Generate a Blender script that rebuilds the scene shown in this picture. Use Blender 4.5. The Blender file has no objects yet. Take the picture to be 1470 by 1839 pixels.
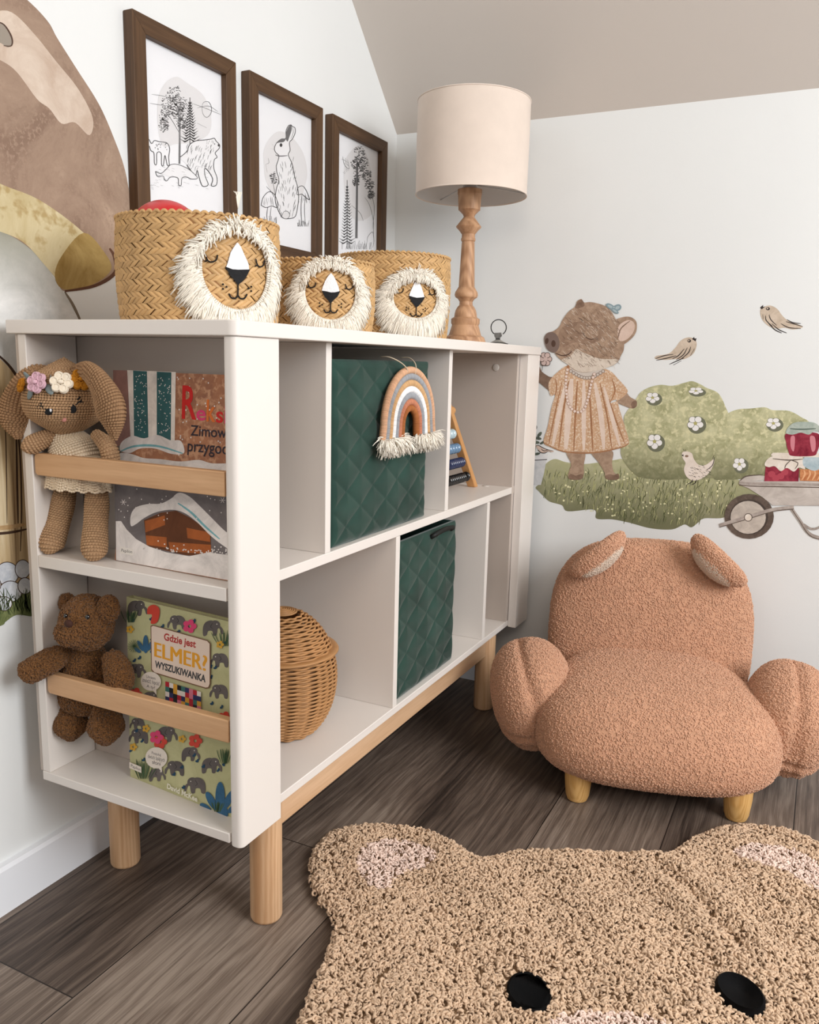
import bpy, math, random
import numpy as np
from mathutils import Matrix, Vector
from mathutils.geometry import tessellate_polygon
random.seed(7); rng = np.random.default_rng(7)
S = bpy.context.scene
COL = S.collection
PI = math.pi

# ---------------------------------------------------------------- camera
CAM = np.array([1.1291, -0.8507, 0.9015])
CR = np.array([0.89478452, 0.44581669, 0.02466038])
CU = np.array([-0.10112015, 0.14854033, 0.98372277])
CF = np.array([-0.43489697, 0.88271357, -0.17799264])
FPX, PX, PY = 1480.63, 740.85, 920.11
cam = bpy.data.cameras.new('camera'); co = bpy.data.objects.new('camera', cam); COL.objects.link(co)
m = Matrix.Identity(4)
for i in range(3):
    m[i][0] = CR[i]; m[i][1] = CU[i]; m[i][2] = -CF[i]; m[i][3] = CAM[i]
co.matrix_world = m
cam.sensor_fit = 'VERTICAL'; cam.sensor_height = 36; cam.lens = 36*FPX/1839
cam.shift_x = (735-PX)/1839; cam.shift_y = (PY-919.5)/1839
cam.clip_start = .02
S.camera = co
# ---------------------------------------------------------------- world, light, exposure
S.view_settings.view_transform = 'Standard'; S.view_settings.look = 'None'
S.view_settings.gamma = 1; S.view_settings.use_curve_mapping = False
S.view_settings.exposure = 0.0
w = bpy.data.worlds.new('world'); S.world = w; w.use_nodes = True
w.node_tree.nodes['Background'].inputs[0].default_value = (.94, .965, 1.0, 1)
w.node_tree.nodes['Background'].inputs[1].default_value = 0.43
def area(name, loc, target, sx, sy, power, col):
    l = bpy.data.lights.new(name, 'AREA'); l.shape = 'RECTANGLE'; l.size = sx; l.size_y = sy
    l.energy = power; l.color = col
    o = bpy.data.objects.new(name, l); COL.objects.link(o); o.location = loc
    o.rotation_euler = (Vector(target)-Vector(loc)).to_track_quat('-Z', 'Y').to_euler()
    return o
area('window_light', (3.2, -.3, 1.75), (.4, .8, .7), 1.4, 1.3, 80, (.975, .985, 1.0))
area('warm_fill_light', (1.7, -2.3, 2.3), (.6, .9, .7), 1.1, 1.1, 24, (1.0, .86, .74))  # added fill behind the camera, warm like bounce off wooden furniture

# ---------------------------------------------------------------- helpers
def lin(v):
    v = v/255.
    return v/12.92 if v <= .04045 else ((v+.055)/1.055)**2.4
def C(r, g, b): return (lin(r), lin(g), lin(b), 1)
MATS = {}
def newmat(name):
    m = bpy.data.materials.new(name); m.use_nodes = True
    nt = m.node_tree; b = nt.nodes['Principled BSDF']
    return m, nt, b
def nd(nt, t, **kw):
    n = nt.nodes.new(t)
    for k, v in kw.items():
        if k.startswith('i_'): n.inputs[k[2:]].default_value = v
        else: setattr(n, k, v)
    return n
def ramp(nt, fac, stops, interp='LINEAR'):
    r = nt.nodes.new('ShaderNodeValToRGB'); r.color_ramp.interpolation = interp
    el = r.color_ramp.elements
    while len(el) < len(stops): el.new(.5)
    for e, (p, c) in zip(el, stops): e.position = p; e.color = c
    nt.links.new(fac, r.inputs[0]); return r.outputs[0]
def coord(nt, kind='Object', scale=(1, 1, 1), loc=(0, 0, 0), rot=(0, 0, 0)):
    tc = nt.nodes.new('ShaderNodeTexCoord'); mp = nt.nodes.new('ShaderNodeMapping')
    mp.inputs['Scale'].default_value = scale; mp.inputs['Location'].default_value = loc; mp.inputs['Rotation'].default_value = rot
    nt.links.new(tc.outputs[kind], mp.inputs[0]); return mp.outputs[0]
def noise(nt, vec, scale, detail=4, rough=.55, dist=0):
    n = nd(nt, 'ShaderNodeTexNoise'); n.inputs['Scale'].default_value = scale; n.inputs['Detail'].default_value = detail
    n.inputs['Roughness'].default_value = rough; n.inputs['Distortion'].default_value = dist
    nt.links.new(vec, n.inputs['Vector']); return n.outputs['Fac']
def bump(nt, b, h, strength, dist=.001):
    bp = nd(nt, 'ShaderNodeBump'); bp.inputs['Strength'].default_value = strength; bp.inputs['Distance'].default_value = dist
    nt.links.new(h, bp.inputs['Height']); nt.links.new(bp.outputs[0], b.inputs['Normal'])
def plain(name, col, rough=.6, spec=.4, metal=0, sheen=0, vary=None, bmp=None, island=0, coat=0):
    if name in MATS: return MATS[name]
    m, nt, b = newmat(name)
    b.inputs['Base Color'].default_value = col; b.inputs['Roughness'].default_value = rough
    b.inputs['Specular IOR Level'].default_value = spec; b.inputs['Metallic'].default_value = metal
    b.inputs['Sheen Weight'].default_value = sheen; b.inputs['Sheen Roughness'].default_value = .4
    b.inputs['Coat Weight'].default_value = coat
    v = coord(nt)
    src = None
    if vary:                                            # (scale, amount)
        n = noise(nt, v, vary[0], 5)
        lo = tuple(max(0, c*(1-vary[1])) for c in col[:3])+(1,); hi = tuple(min(1, c*(1+vary[1])) for c in col[:3])+(1,)
        src = ramp(nt, n, [(.3, lo), (.7, hi)])
    if island:
        g = nd(nt, 'ShaderNodeNewGeometry')
        lo = tuple(max(0, c*(1-island)) for c in col[:3])+(1,); hi = tuple(min(1, c*(1+island)) for c in col[:3])+(1,)
        r = ramp(nt, g.outputs['Random Per Island'], [(0, lo), (1, hi)])
        if src:
            mx = nd(nt, 'ShaderNodeMix', data_type='RGBA'); mx.inputs[0].default_value = .5
            nt.links.new(src, mx.inputs[6]); nt.links.new(r, mx.inputs[7]); src = mx.outputs[2]
        else: src = r
    if src: nt.links.new(src, b.inputs['Base Color'])
    if bmp: bump(nt, b, noise(nt, v, bmp[0], 4), bmp[1], bmp[2] if len(bmp) > 2 else .001)
    MATS[name] = m; return m
def wood(name, c1, c2, axis='Z', scale=1.0, rough=.5, rings=True, stretch=14):
    m, nt, b = newmat(name)
    sc = {'X': (1, stretch, stretch), 'Y': (stretch, 1, stretch), 'Z': (stretch, stretch, 1)}[axis]
    v = coord(nt, scale=tuple(s*scale for s in sc))
    n = noise(nt, v, 2.2, 6, .6, .6)
    v2 = coord(nt, scale=tuple(s*scale*6 for s in sc)); n2 = noise(nt, v2, 3, 3)
    a = nd(nt, 'ShaderNodeMath', operation='MULTIPLY_ADD'); nt.links.new(n2, a.inputs[0]); a.inputs[1].default_value = .35
    nt.links.new(n, a.inputs[2])
    if rings:
        sc3 = {'X': (.9, 7, 7), 'Y': (7, .9, 7), 'Z': (7, 7, .9)}[axis]
        v3 = coord(nt, scale=tuple(s*scale for s in sc3), loc=(.3, .2, .1))
        wv = nd(nt, 'ShaderNodeTexWave', wave_type='RINGS'); wv.inputs['Scale'].default_value = 8; wv.inputs['Distortion'].default_value = 4
        wv.inputs['Detail'].default_value = 2; nt.links.new(v3, wv.inputs[0])
        a2 = nd(nt, 'ShaderNodeMath', operation='MULTIPLY_ADD'); nt.links.new(wv.outputs['Fac'], a2.inputs[0]); a2.inputs[1].default_value = .28
        nt.links.new(a.outputs[0], a2.inputs[2]); a = a2
    o = ramp(nt, a.outputs[0], [(.45, c1), (1.05, c2)])
    nt.links.new(o, b.inputs['Base Color']); b.inputs['Roughness'].default_value = rough
    b.inputs['Specular IOR Level'].default_value = .35
    bump(nt, b, n2, .15, .0006)
    return m

def prop(o, label=None, cat=None, group=None, kind=None):
    if label: o['label'] = label
    if cat: o['category'] = cat
    if group: o['group'] = group
    if kind: o['kind'] = kind
    return o
def thing(name, label, cat, loc, group=None):
    o = bpy.data.objects.new(name, None); COL.objects.link(o); o.location = loc; o.empty_display_size = .05
    return prop(o, label, cat, group)
def origin(p):
    v = Vector((0, 0, 0))
    while p is not None: v += p.location; p = p.parent
    return np.array(v)
class G:
    """collects geometry in world coordinates"""
    def __init__(s): s.V = []; s.F = []; s.n = 0; s.mi = []; s.UV = []
    def add(s, V, F, mi=0):
        V = np.asarray(V, float).reshape(-1, 3); s.V.append(V)
        if isinstance(F, np.ndarray):
            s.F.append(F+s.n); s.mi.append(np.full(len(F), mi))
        else:
            by = {}
            for f in F: by.setdefault(len(f), []).append(f)
            for k, fs in by.items():
                s.F.append(np.array(fs, int)+s.n); s.mi.append(np.full(len(fs), mi))
        s.n += len(V); return s
    def box(s, a, b, mi=0):
        x0, y0, z0 = a; x1, y1, z1 = b
        V = [(x0,y0,z0),(x1,y0,z0),(x1,y1,z0),(x0,y1,z0),(x0,y0,z1),(x1,y0,z1),(x1,y1,z1),(x0,y1,z1)]
        return s.add(V, [(0,3,2,1),(4,5,6,7),(0,1,5,4),(1,2,6,5),(2,3,7,6),(3,0,4,7)], mi)
    def lathe(s, prof, c=(0, 0, 0), seg=48, cap=True, mi=0, M=None, sx=1, sy=1):
        t = np.arange(seg)*2*PI/seg; pr = np.array(prof, float)
        V = np.stack([np.outer(pr[:,0], np.cos(t))*sx, np.outer(pr[:,0], np.sin(t))*sy, np.repeat(pr[:,1:2], seg, 1)], -1).reshape(-1, 3)
        if M is not None: V = V@np.array(M).T
        V = V+np.array(c); n = len(pr)
        i, j = np.meshgrid(np.arange(n-1), np.arange(seg), indexing='ij'); j2 = (j+1) % seg
        Q = np.stack([i*seg+j, i*seg+j2, (i+1)*seg+j2, (i+1)*seg+j], -1).reshape(-1, 4)
        if not cap: return s.add(V, Q, mi)
        base = s.n; s.add(V, Q, mi)
        s.F.append(np.array([list(range(seg-1, -1, -1))])+base); s.mi.append(np.array([mi]))
        s.F.append(np.array([[(n-1)*seg+k for k in range(seg)]])+base); s.mi.append(np.array([mi]))
        return s
    def tube(s, pts, r, sides=10, mi=0, closed=False, caps=True, up=None, flat=1):
        P = np.array(pts, float); n = len(P)
        rr = np.full(n, r) if np.isscalar(r) else np.array(r, float)
        T = np.gradient(P, axis=0) if not closed else np.roll(P, -1, 0)-np.roll(P, 1, 0)
        T /= np.linalg.norm(T, axis=1)[:, None]+1e-12
        u = np.array(up if up is not None else ((0, 0, 1) if abs(T[0][2]) < .9 else (1, 0, 0)), float)
        N = []
        for k in range(n):
            u = u-T[k]*np.dot(u, T[k]); u /= np.linalg.norm(u)+1e-12; N.append(u.copy())
        N = np.array(N); B = np.cross(T, N); a = np.arange(sides)*2*PI/sides
        V = (P[:, None]+rr[:, None, None]*(N[:, None]*np.cos(a)[None, :, None]*flat+B[:, None]*np.sin(a)[None, :, None])).reshape(-1, 3)
        m_ = n if closed else n-1
        i, j = np.meshgrid(np.arange(m_), np.arange(sides), indexing='ij'); i2 = (i+1) % n; j2 = (j+1) % sides
        Q = np.stack([i*sides+j, i*sides+j2, i2*sides+j2, i2*sides+j], -1).reshape(-1, 4)
        base = s.n; s.add(V, Q, mi)
        if caps and not closed:
            s.F.append(np.array([list(range(sides-1, -1, -1))])+base); s.mi.append(np.array([mi]))
            s.F.append(np.array([[(n-1)*sides+k for k in range(sides)]])+base); s.mi.append(np.array([mi]))
        return s
    def sup(s, c, rad, e1=1, e2=1, nu=48, nv=32, M=None, mi=0, fn=None):
        """superellipsoid; e<1 boxier"""
        f = lambda w, e: np.sign(w)*np.abs(w)**e
        v = (np.arange(nv+1)/nv-.5)*PI; u = np.arange(nu)*2*PI/nu
        v[0] += 1e-3; v[-1] -= 1e-3
        cu, su, cv, sv = f(np.cos(u), e2), f(np.sin(u), e2), f(np.cos(v), e1), f(np.sin(v), e1)
        V = np.stack([np.outer(cv, cu)*rad[0], np.outer(cv, su)*rad[1], np.repeat(sv[:, None], nu, 1)*rad[2]], -1).reshape(-1, 3)
        if fn: V = fn(V)
        if M is not None: V = V@np.array(M).T
        V = V+np.array(c)
        i, j = np.meshgrid(np.arange(nv), np.arange(nu), indexing='ij'); j2 = (j+1) % nu
        Q = np.stack([i*nu+j, i*nu+j2, (i+1)*nu+j2, (i+1)*nu+j], -1).reshape(-1, 4)
        base = s.n; s.add(V, Q, mi)
        s.F.append(np.array([list(range(nu-1, -1, -1))])+base); s.mi.append(np.array([mi]))
        s.F.append(np.array([[nv*nu+k for k in range(nu)]])+base); s.mi.append(np.array([mi]))
        return s
    def inst(s, TV, TF, P, M, mi=0):
        """template TV,TF copied at positions P with 3x3 frames M (columns scaled axes)"""
        TV = np.array(TV); n = len(P); k = len(TV)
        V = np.einsum('nij,kj->nki', M, TV)+P[:, None]
        F = np.array(TF)[None]+(np.arange(n)*k)[:, None, None]
        return s.add(V.reshape(-1, 3), F.reshape(-1, F.shape[-1]), mi)
    def extrude(s, poly, a, b, axis='z', mi=0):
        """closed polygon extruded between a and b along an axis; poly in the two other axes (cyclic order)"""
        n = len(poly)
        def P(q, h):
            return {'z': (q[0], q[1], h), 'y': (q[0], h, q[1]), 'x': (h, q[0], q[1])}[axis]
        V = [P(q, a) for q in poly]+[P(q, b) for q in poly]
        F = [(i, (i+1) % n, n+(i+1) % n, n+i) for i in range(n)]
        return s.add(V, F+[tuple(range(n-1, -1, -1)), tuple(range(n, 2*n))], mi)
    def arrays(s): return np.concatenate(s.V), s.F
    def build(s, name, mats, parent=None, smooth=True, bevel=0, angle=None, subdiv=0, kind=None, label=None):
        V = np.concatenate(s.V); org = origin(parent) if parent else np.zeros(3)
        loc = np.zeros(3)
        if parent is None: loc = np.array([(V[:,0].min()+V[:,0].max())/2, (V[:,1].min()+V[:,1].max())/2, V[:,2].min()])
        me = bpy.data.meshes.new(name)
        me.vertices.add(len(V)); me.vertices.foreach_set('co', (V-org-loc).astype(np.float32).ravel())
        nl = sum(f.size for f in s.F); nf = sum(len(f) for f in s.F)
        me.loops.add(nl); me.polygons.add(nf)
        me.loops.foreach_set('vertex_index', np.concatenate([f.ravel() for f in s.F]).astype(np.int32))
        tot = np.concatenate([np.full(len(f), f.shape[1]) for f in s.F]); st = np.concatenate([[0], np.cumsum(tot)[:-1]])
        me.polygons.foreach_set('loop_start', st.astype(np.int32))
        me.polygons.foreach_set('material_index', np.concatenate(s.mi).astype(np.int32))
        me.polygons.foreach_set('use_smooth', np.full(nf, bool(smooth)))
        me.update(calc_edges=True); me.validate()
        for q in (mats if isinstance(mats, (list, tuple)) else [mats]): me.materials.append(q)
        o = bpy.data.objects.new(name, me); COL.objects.link(o)
        o.location = loc
        if parent: o.parent = parent
        if bevel:
            b = o.modifiers.new('b', 'BEVEL'); b.width = bevel; b.segments = 3; b.limit_method = 'ANGLE'; b.angle_limit = .7
            b.harden_normals = False
        if subdiv:
            d = o.modifiers.new('s', 'SUBSURF'); d.levels = subdiv; d.render_levels = subdiv
        if smooth and angle is not None:
            try: me.set_sharp_from_angle(angle=angle)
            except Exception: pass
        if kind: o['kind'] = kind
        if label: o['label'] = label
        return o
def boxpart(name, a, b, mat, parent, bevel=.0012):
    return G().box(a, b).build(name, mat, parent, smooth=True, bevel=bevel, angle=.6)
def unit(v): v = np.array(v, float); return v/np.linalg.norm(v)
def frame_from(nrm, ang=None):
    """(n,3) normals -> (n,3,3) with columns t,b,n and random spin"""
    nrm = nrm/np.linalg.norm(nrm, axis=1)[:, None]
    a = rng.normal(size=nrm.shape); t = a-nrm*(a*nrm).sum(1)[:, None]; t /= np.linalg.norm(t, axis=1)[:, None]
    b = np.cross(nrm, t); return np.stack([t, b, nrm], -1)
def sample(g, n, jitter=0):
    """area-weighted points+normals on quads of a G"""
    V, Fs = g.arrays(); T = []
    for f in Fs:
        if f.shape[1] == 4: T += [f[:, [0, 1, 2]], f[:, [0, 2, 3]]]
        elif f.shape[1] == 3: T.append(f)
    T = np.concatenate(T); A, B, Cc = V[T[:, 0]], V[T[:, 1]], V[T[:, 2]]
    N = np.cross(B-A, Cc-A); ar = np.linalg.norm(N, axis=1)
    k = rng.choice(len(T), n, p=ar/ar.sum()); r1 = np.sqrt(rng.random(n)); r2 = rng.random(n)
    P = A[k]*(1-r1)[:, None]+B[k]*(r1*(1-r2))[:, None]+Cc[k]*(r1*r2)[:, None]
    return P, N[k]/(ar[k][:, None]+1e-15)
def tmpl(fn): g = G(); fn(g); V, F = g.arrays(); return V, F[0]
def curl_tmpl(turn=1.25, r=.33, R=.62, n=8, sides=5):
    t = np.linspace(0, 1, n)*turn*PI
    pts = np.stack([R*np.cos(t), R*np.sin(t), .15+.55*np.sin(t*.8)], -1)
    rad = r*np.array([.35]+[1]*(n-2)+[.3]); rad[1] *= .8
    g = G(); g.tube(pts, rad, sides, caps=False); V, F = g.arrays(); return V, F[0]
CURL = curl_tmpl()
CURLS = curl_tmpl(1.15, .40, .60, 6, 4)
def curls(g, base, n, size, depth=.0, flat=1, mi=0, lo=.7, hi=1.3, filt=None):
    P, N = sample(base, n)
    if filt is not None:
        k = filt(P); P, N = P[k], N[k]
    n = len(P)
    Nn = N+rng.normal(size=N.shape)*.35; M = frame_from(Nn)*(size*rng.uniform(lo, hi, n))[:, None, None]
    M[:, :, 2] *= flat
    g.inst(CURLS[0], CURLS[1], P-N*depth, M, mi); return g
def ray(px, py): return CF+(CR*(px-PX)-CU*(py-PY))/FPX
def onp(px, py, P0, N):
    d = ray(px, py); P0 = np.array(P0, float); N = np.array(N, float)
    return CAM+d*(np.dot(P0-CAM, N)/np.dot(d, N))
def rotz(a): c, s_ = math.cos(a), math.sin(a); return np.array([[c, -s_, 0], [s_, c, 0], [0, 0, 1]])
def rotx(a): c, s_ = math.cos(a), math.sin(a); return np.array([[1, 0, 0], [0, c, -s_], [0, s_, c]])
def roty(a): c, s_ = math.cos(a), math.sin(a); return np.array([[c, 0, s_], [0, 1, 0], [-s_, 0, c]])
def spline(pts, k=6, closed=True):
    P = [np.array(p, float) for p in pts]; n = len(P); out = []
    rngi = range(n) if closed else range(n-1)
    for i in rngi:
        if closed: a, b, c, d = P[i-1], P[i], P[(i+1) % n], P[(i+2) % n]
        else: a, b, c, d = P[max(i-1, 0)], P[i], P[i+1], P[min(i+2, n-1)]
        for t in np.arange(k)/k:
            out.append(.5*((2*b)+(c-a)*t+(2*a-5*b+4*c-d)*t*t+(-a+3*b-3*c+d)*t**3))
    if not closed: out.append(P[-1])
    return out
def tess(poly2):
    return tessellate_polygon([[Vector((p[0], p[1], 0)) for p in poly2]])

# ---------------------------------------------------------------- materials
M_wall = plain('wall_paint', C(229, 231, 230), .85, .2, vary=(1.3, .025), bmp=(220, .12))
M_ceil = plain('ceiling_paint', C(214, 206, 198), .9, .2, bmp=(200, .1))
M_base = plain('baseboard_paint', C(236, 238, 242), .45, .4)
M_white = plain('warm_white_lacquer', C(229, 222, 215), .38, .4, vary=(3, .01))
M_white_shaded = plain('shaded_white_board', C(190, 178, 168), .5, .35)  # white board toned greige, the inside shade put into its colour
M_beech = wood('beech', C(196, 150, 108), C(222, 184, 145), 'Z')
M_beechX = wood('beech_rail', C(190, 146, 104), C(220, 178, 136), 'X', rings=False)
M_beechY = wood('beech_beam', C(200, 160, 122), C(226, 190, 154), 'Y', rings=False)
M_walnut = {a: wood('brown_frame_wood_'+a.lower(), C(62, 42, 26), C(104, 76, 50), a, rings=False, stretch=30) for a in 'YZ'}
M_lampw = wood('turned_wood', C(150, 108, 76), C(200, 158, 122), 'Z', rings=True)
M_legw = wood('pine_leg', C(188, 138, 72), C(220, 176, 112), 'Z', scale=1.6)

# floor
def floor_mat():
    m, nt, b = newmat('laminate_planks')
    v = coord(nt, rot=(0, 0, PI/2))
    # planks run along y, rows along x
    br = nd(nt, 'ShaderNodeTexBrick', offset=.37, offset_frequency=2, squash=1)
    vb = coord(nt, rot=(0, 0, -PI/2), loc=(1.319, .209, 0))
    nt.links.new(vb, br.inputs['Vector'])
    br.inputs['Scale'].default_value = 1; br.inputs['Brick Width'].default_value = 1.28; br.inputs['Row Height'].default_value = .2255
    br.inputs['Mortar Size'].default_value = .0011; br.inputs['Mortar Smooth'].default_value = .1; br.inputs['Bias'].default_value = 0
    br.inputs['Color1'].default_value = (0, 0, 0, 1); br.inputs['Color2'].default_value = (1, 1, 1, 1); br.inputs['Mortar'].default_value = (.5, .5, .5, 1)
    off = nd(nt, 'ShaderNodeVectorMath', operation='MULTIPLY'); nt.links.new(br.outputs['Color'], off.inputs[0]); off.inputs[1].default_value = (7.3, 5.1, 3)
    tc = nd(nt, 'ShaderNodeTexCoord')
    ad = nd(nt, 'ShaderNodeVectorMath', operation='ADD'); nt.links.new(tc.outputs['Object'], ad.inputs[0]); nt.links.new(off.outputs[0], ad.inputs[1])
    def mp(sc):
        q = nd(nt, 'ShaderNodeMapping'); q.inputs['Scale'].default_value = sc; nt.links.new(ad.outputs[0], q.inputs[0]); return q.outputs[0]
    big = noise(nt, mp((5, 1.2, 1)), 1.0, 4, .55, .4)
    wv = nd(nt, 'ShaderNodeTexWave', wave_type='BANDS', bands_direction='X'); nt.links.new(mp((1, .13, 1)), wv.inputs[0])
    wv.inputs['Scale'].default_value = 15; wv.inputs['Distortion'].default_value = 11; wv.inputs['Detail'].default_value = 2.5; wv.inputs['Detail Scale'].default_value = 1.6; wv.inputs['Detail Roughness'].default_value = .6
    fine = noise(nt, mp((380, 7, 1)), 1.0, 5, .75)
    s1 = nd(nt, 'ShaderNodeMath', operation='MULTIPLY_ADD'); nt.links.new(wv.outputs['Fac'], s1.inputs[0]); s1.inputs[1].default_value = .11; nt.links.new(big, s1.inputs[2])
    s2 = nd(nt, 'ShaderNodeMath', operation='MULTIPLY_ADD'); nt.links.new(fine, s2.inputs[0]); s2.inputs[1].default_value = .66; nt.links.new(s1.outputs[0], s2.inputs[2])
    bw = nd(nt, 'ShaderNodeRGBToBW'); nt.links.new(br.outputs['Color'], bw.inputs[0])
    s3 = nd(nt, 'ShaderNodeMath', operation='MULTIPLY_ADD'); nt.links.new(bw.outputs[0], s3.inputs[0]); s3.inputs[1].default_value = .08; nt.links.new(s2.outputs[0], s3.inputs[2])
    s4 = nd(nt, 'ShaderNodeMath', operation='MULTIPLY'); nt.links.new(s3.outputs[0], s4.inputs[0]); s4.inputs[1].default_value = .7
    col = ramp(nt, s4.outputs[0], [(.46, C(46, 38, 33)), (.58, C(80, 68, 60)), (.70, C(112, 98, 87)), (.84, C(150, 136, 123))])
    # knots
    vo = nd(nt, 'ShaderNodeTexVoronoi'); nt.links.new(mp((5.5, 1.9, 1)), vo.inputs['Vector']); vo.inputs['Scale'].default_value = 1.0
    kn = ramp(nt, vo.outputs['Distance'], [(.03, (1, 1, 1, 1)), (.11, (0, 0, 0, 1))])
    mk = nd(nt, 'ShaderNodeMix', data_type='RGBA'); nt.links.new(kn, mk.inputs[0]); nt.links.new(col, mk.inputs[6]); mk.inputs[7].default_value = C(48, 40, 36)
    mo = nd(nt, 'ShaderNodeMix', data_type='RGBA'); nt.links.new(br.outputs['Fac'], mo.inputs[0]); nt.links.new(mk.outputs[2], mo.inputs[6]); mo.inputs[7].default_value = C(38, 31, 27)
    nt.links.new(mo.outputs[2], b.inputs['Base Color']); b.inputs['Roughness'].default_value = .48; b.inputs['Specular IOR Level'].default_value = .35
    bump(nt, b, fine, .35, .0008)
    return m

# ---------------------------------------------------------------- room shell
YW = 1.284
def struct(name, g, mat, **k): return g.build(name, mat, kind='structure', **k)
struct('floor', G().box((-.1, -3.2, -.06), (3.8, 1.4, 0)), floor_mat(), smooth=False)
struct('wall_left', G().extrude([(-3.2, 0), (YW, 0), (YW, 1.518), (.40, 2.402), (-3.2, 2.402)], -.1, 0, 'x'), M_wall, smooth=False)
struct('wall_far', G().box((-.1, YW, 0), (3.8, YW+.1, 1.56)), M_wall, smooth=False)
struct('ceiling_slope', G().extrude([(YW, 1.518), (YW+.07, 1.59), (.47, 2.47), (.40, 2.402)], -.1, 3.8, 'x'), M_ceil, smooth=False)
struct('ceiling', G().box((-.1, -3.2, 2.402), (3.8, .40, 2.47)), M_ceil, smooth=False)
struct('baseboard_left', G().extrude([(0, 0), (.016, 0), (.016, .076), (.012, .082), (0, .082)], -3.2, YW, 'y'), M_base, smooth=False)
struct('baseboard_far', G().extrude([(YW, 0), (YW-.016, 0), (YW-.016, .076), (YW-.012, .082), (YW, .082)], .016, 3.8, 'x'), M_base, smooth=False)

# ---------------------------------------------------------------- bookcase
X0, X1, XB, XS, Y1 = .053, .454, .0695, .432, 1.245
bk = thing('bookcase', 'wide low white bookcase with open cubes, side book nooks, wooden rails and round legs', 'bookcase', (.25, .62, 0))
def rrect(x0, y0, x1, y1, r, corners):     # corners: set of indices rounded, order (x0y0),(x1y0),(x1y1),(x0y1)
    out = []
    for k, (cx, cy, a0) in enumerate([(x0, y0, PI), (x1, y0, 1.5*PI), (x1, y1, 0), (x0, y1, .5*PI)]):
        if k in corners:
            ox = cx+(r if cx == x0 else -r); oy = cy+(r if cy == y0 else -r)
            for j in range(7):
                a = a0+j/6*PI/2; out.append((ox+r*math.cos(a), oy+r*math.sin(a)))
        else: out.append((cx, cy))
    return out
G().extrude(rrect(.035, -.004, .458, 1.249, .013, {1, 2}), .930, .950).build('top_board', M_white, bk, bevel=.0015, angle=.5)
boxpart('bottom_board', (X0, 0, .2215), (XS+.0, Y1, .2365), M_white, bk)
for yy in ((0, .0946), (Y1-.0946, Y1)):
    cs = {0, 1} if yy[0] == 0 else {2, 3}
    G().extrude(rrect(XS, yy[0], X1, yy[1], .0085 if yy[0] == 0 else .003, cs), .2185, .9298).build('front_panel', M_white, bk, bevel=.001, angle=.5)
    boxpart('rear_side_panel', (X0, yy[0]+.001, .2366), (XB, yy[1]-.001, .9298), M_white, bk)
boxpart('back_panel', (X0-.006, .002, .2366), (X0-.0004, Y1-.002, .9298), M_white_shaded, bk, 0)
for a, b_ in ((.0950, .1105), (1.1345, 1.150)):
    boxpart('end_panel', (X0+.0002, a, .2367), (XS-.0002, b_, .9297), M_white_shaded, bk, .0008)
boxpart('shelf', (X0+.003, .1107, .5787), (XS, 1.1343, .5956), M_white, bk)
for y, z0, z1 in ((.249, .5958, .9297), (.717, .5958, .9297), (.4975, .2367, .5785), (.967, .2367, .5785)):
    g = G().box((X0+.003, y, z0), (XS, y+.016, z1)); 
    g.build('divider', M_white, bk, bevel=.0008, angle=.6)
boxpart('nook_shelf', (XB+.0002, .001, .5782), (XS-.0002, .0948, .5971), M_white, bk)
boxpart('nook_shelf', (XB+.0002, Y1-.0948, .5782), (XS-.0002, Y1-.001, .5971), M_white, bk)
for z in (.7215, .3735):
    G().extrude(rrect(.0735, z, .4318, z+.0335, .006, {0, 3}), .0015, .0150, 'y').build('rail', M_beechX, bk, bevel=.0015, angle=.5)
for x in (.3905, .0790):
    for y in (.1415, 1.1035):
        r = .026
        G().lathe([(r-.006, 0), (r-.002, .0015), (r, .006), (r, .2213)], (x, y, 0), 40).build('leg', M_beech, bk, angle=.8)
for x in (.3790, .0700):
    boxpart('apron', (x, .1670, .153), (x+.022, 1.078, .2213), M_beechY, bk)
M_cap = plain('cap_plastic', C(205, 198, 190), .35)
caps = [('y', onp(890, 660, (0, 1.1344, 0), (0, 1, 0))), ('z', onp(872, 873, (0, 0, .5957), (0, 0, 1)))]
for ax, p in caps:
    M_ = rotx(PI/2) if ax == 'y' else np.eye(3)
    G().lathe([(.009, 0), (.009, .0010), (.0075, .0020)], p, 20, M=M_).build('screw_cap', M_cap, bk)

# ---------------------------------------------------------------- picture frames
M_paper = plain('print_paper', C(236, 237, 240), .55, .4)
def glass_mat():
    m = bpy.data.materials.new('picture_glass'); m.use_nodes = True; nt = m.node_tree
    nt.nodes.clear(); o = nd(nt, 'ShaderNodeOutputMaterial'); t = nd(nt, 'ShaderNodeBsdfTransparent'); g = nd(nt, 'ShaderNodeBsdfGlossy')
    g.inputs['Roughness'].default_value = .03; f = nd(nt, 'ShaderNodeFresnel'); f.inputs[0].default_value = 1.45
    mx = nd(nt, 'ShaderNodeMixShader'); gm = nd(nt, 'ShaderNodeNewGeometry'); iv = nd(nt, 'ShaderNodeMath', operation='MULTIPLY_ADD'); nt.links.new(gm.outputs['Backfacing'], iv.inputs[0]); iv.inputs[1].default_value = -1; iv.inputs[2].default_value = 1; fm = nd(nt, 'ShaderNodeMath', operation='MULTIPLY'); nt.links.new(iv.outputs[0], fm.inputs[0]); nt.links.new(f.outputs[0], fm.inputs[1]); nt.links.new(fm.outputs[0], mx.inputs[0]); nt.links.new(t.outputs[0], mx.inputs[1]); nt.links.new(g.outputs[0], mx.inputs[2])
    nt.links.new(mx.outputs[0], o.inputs[0]); return m
M_glass = glass_mat()
FR = []
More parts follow.
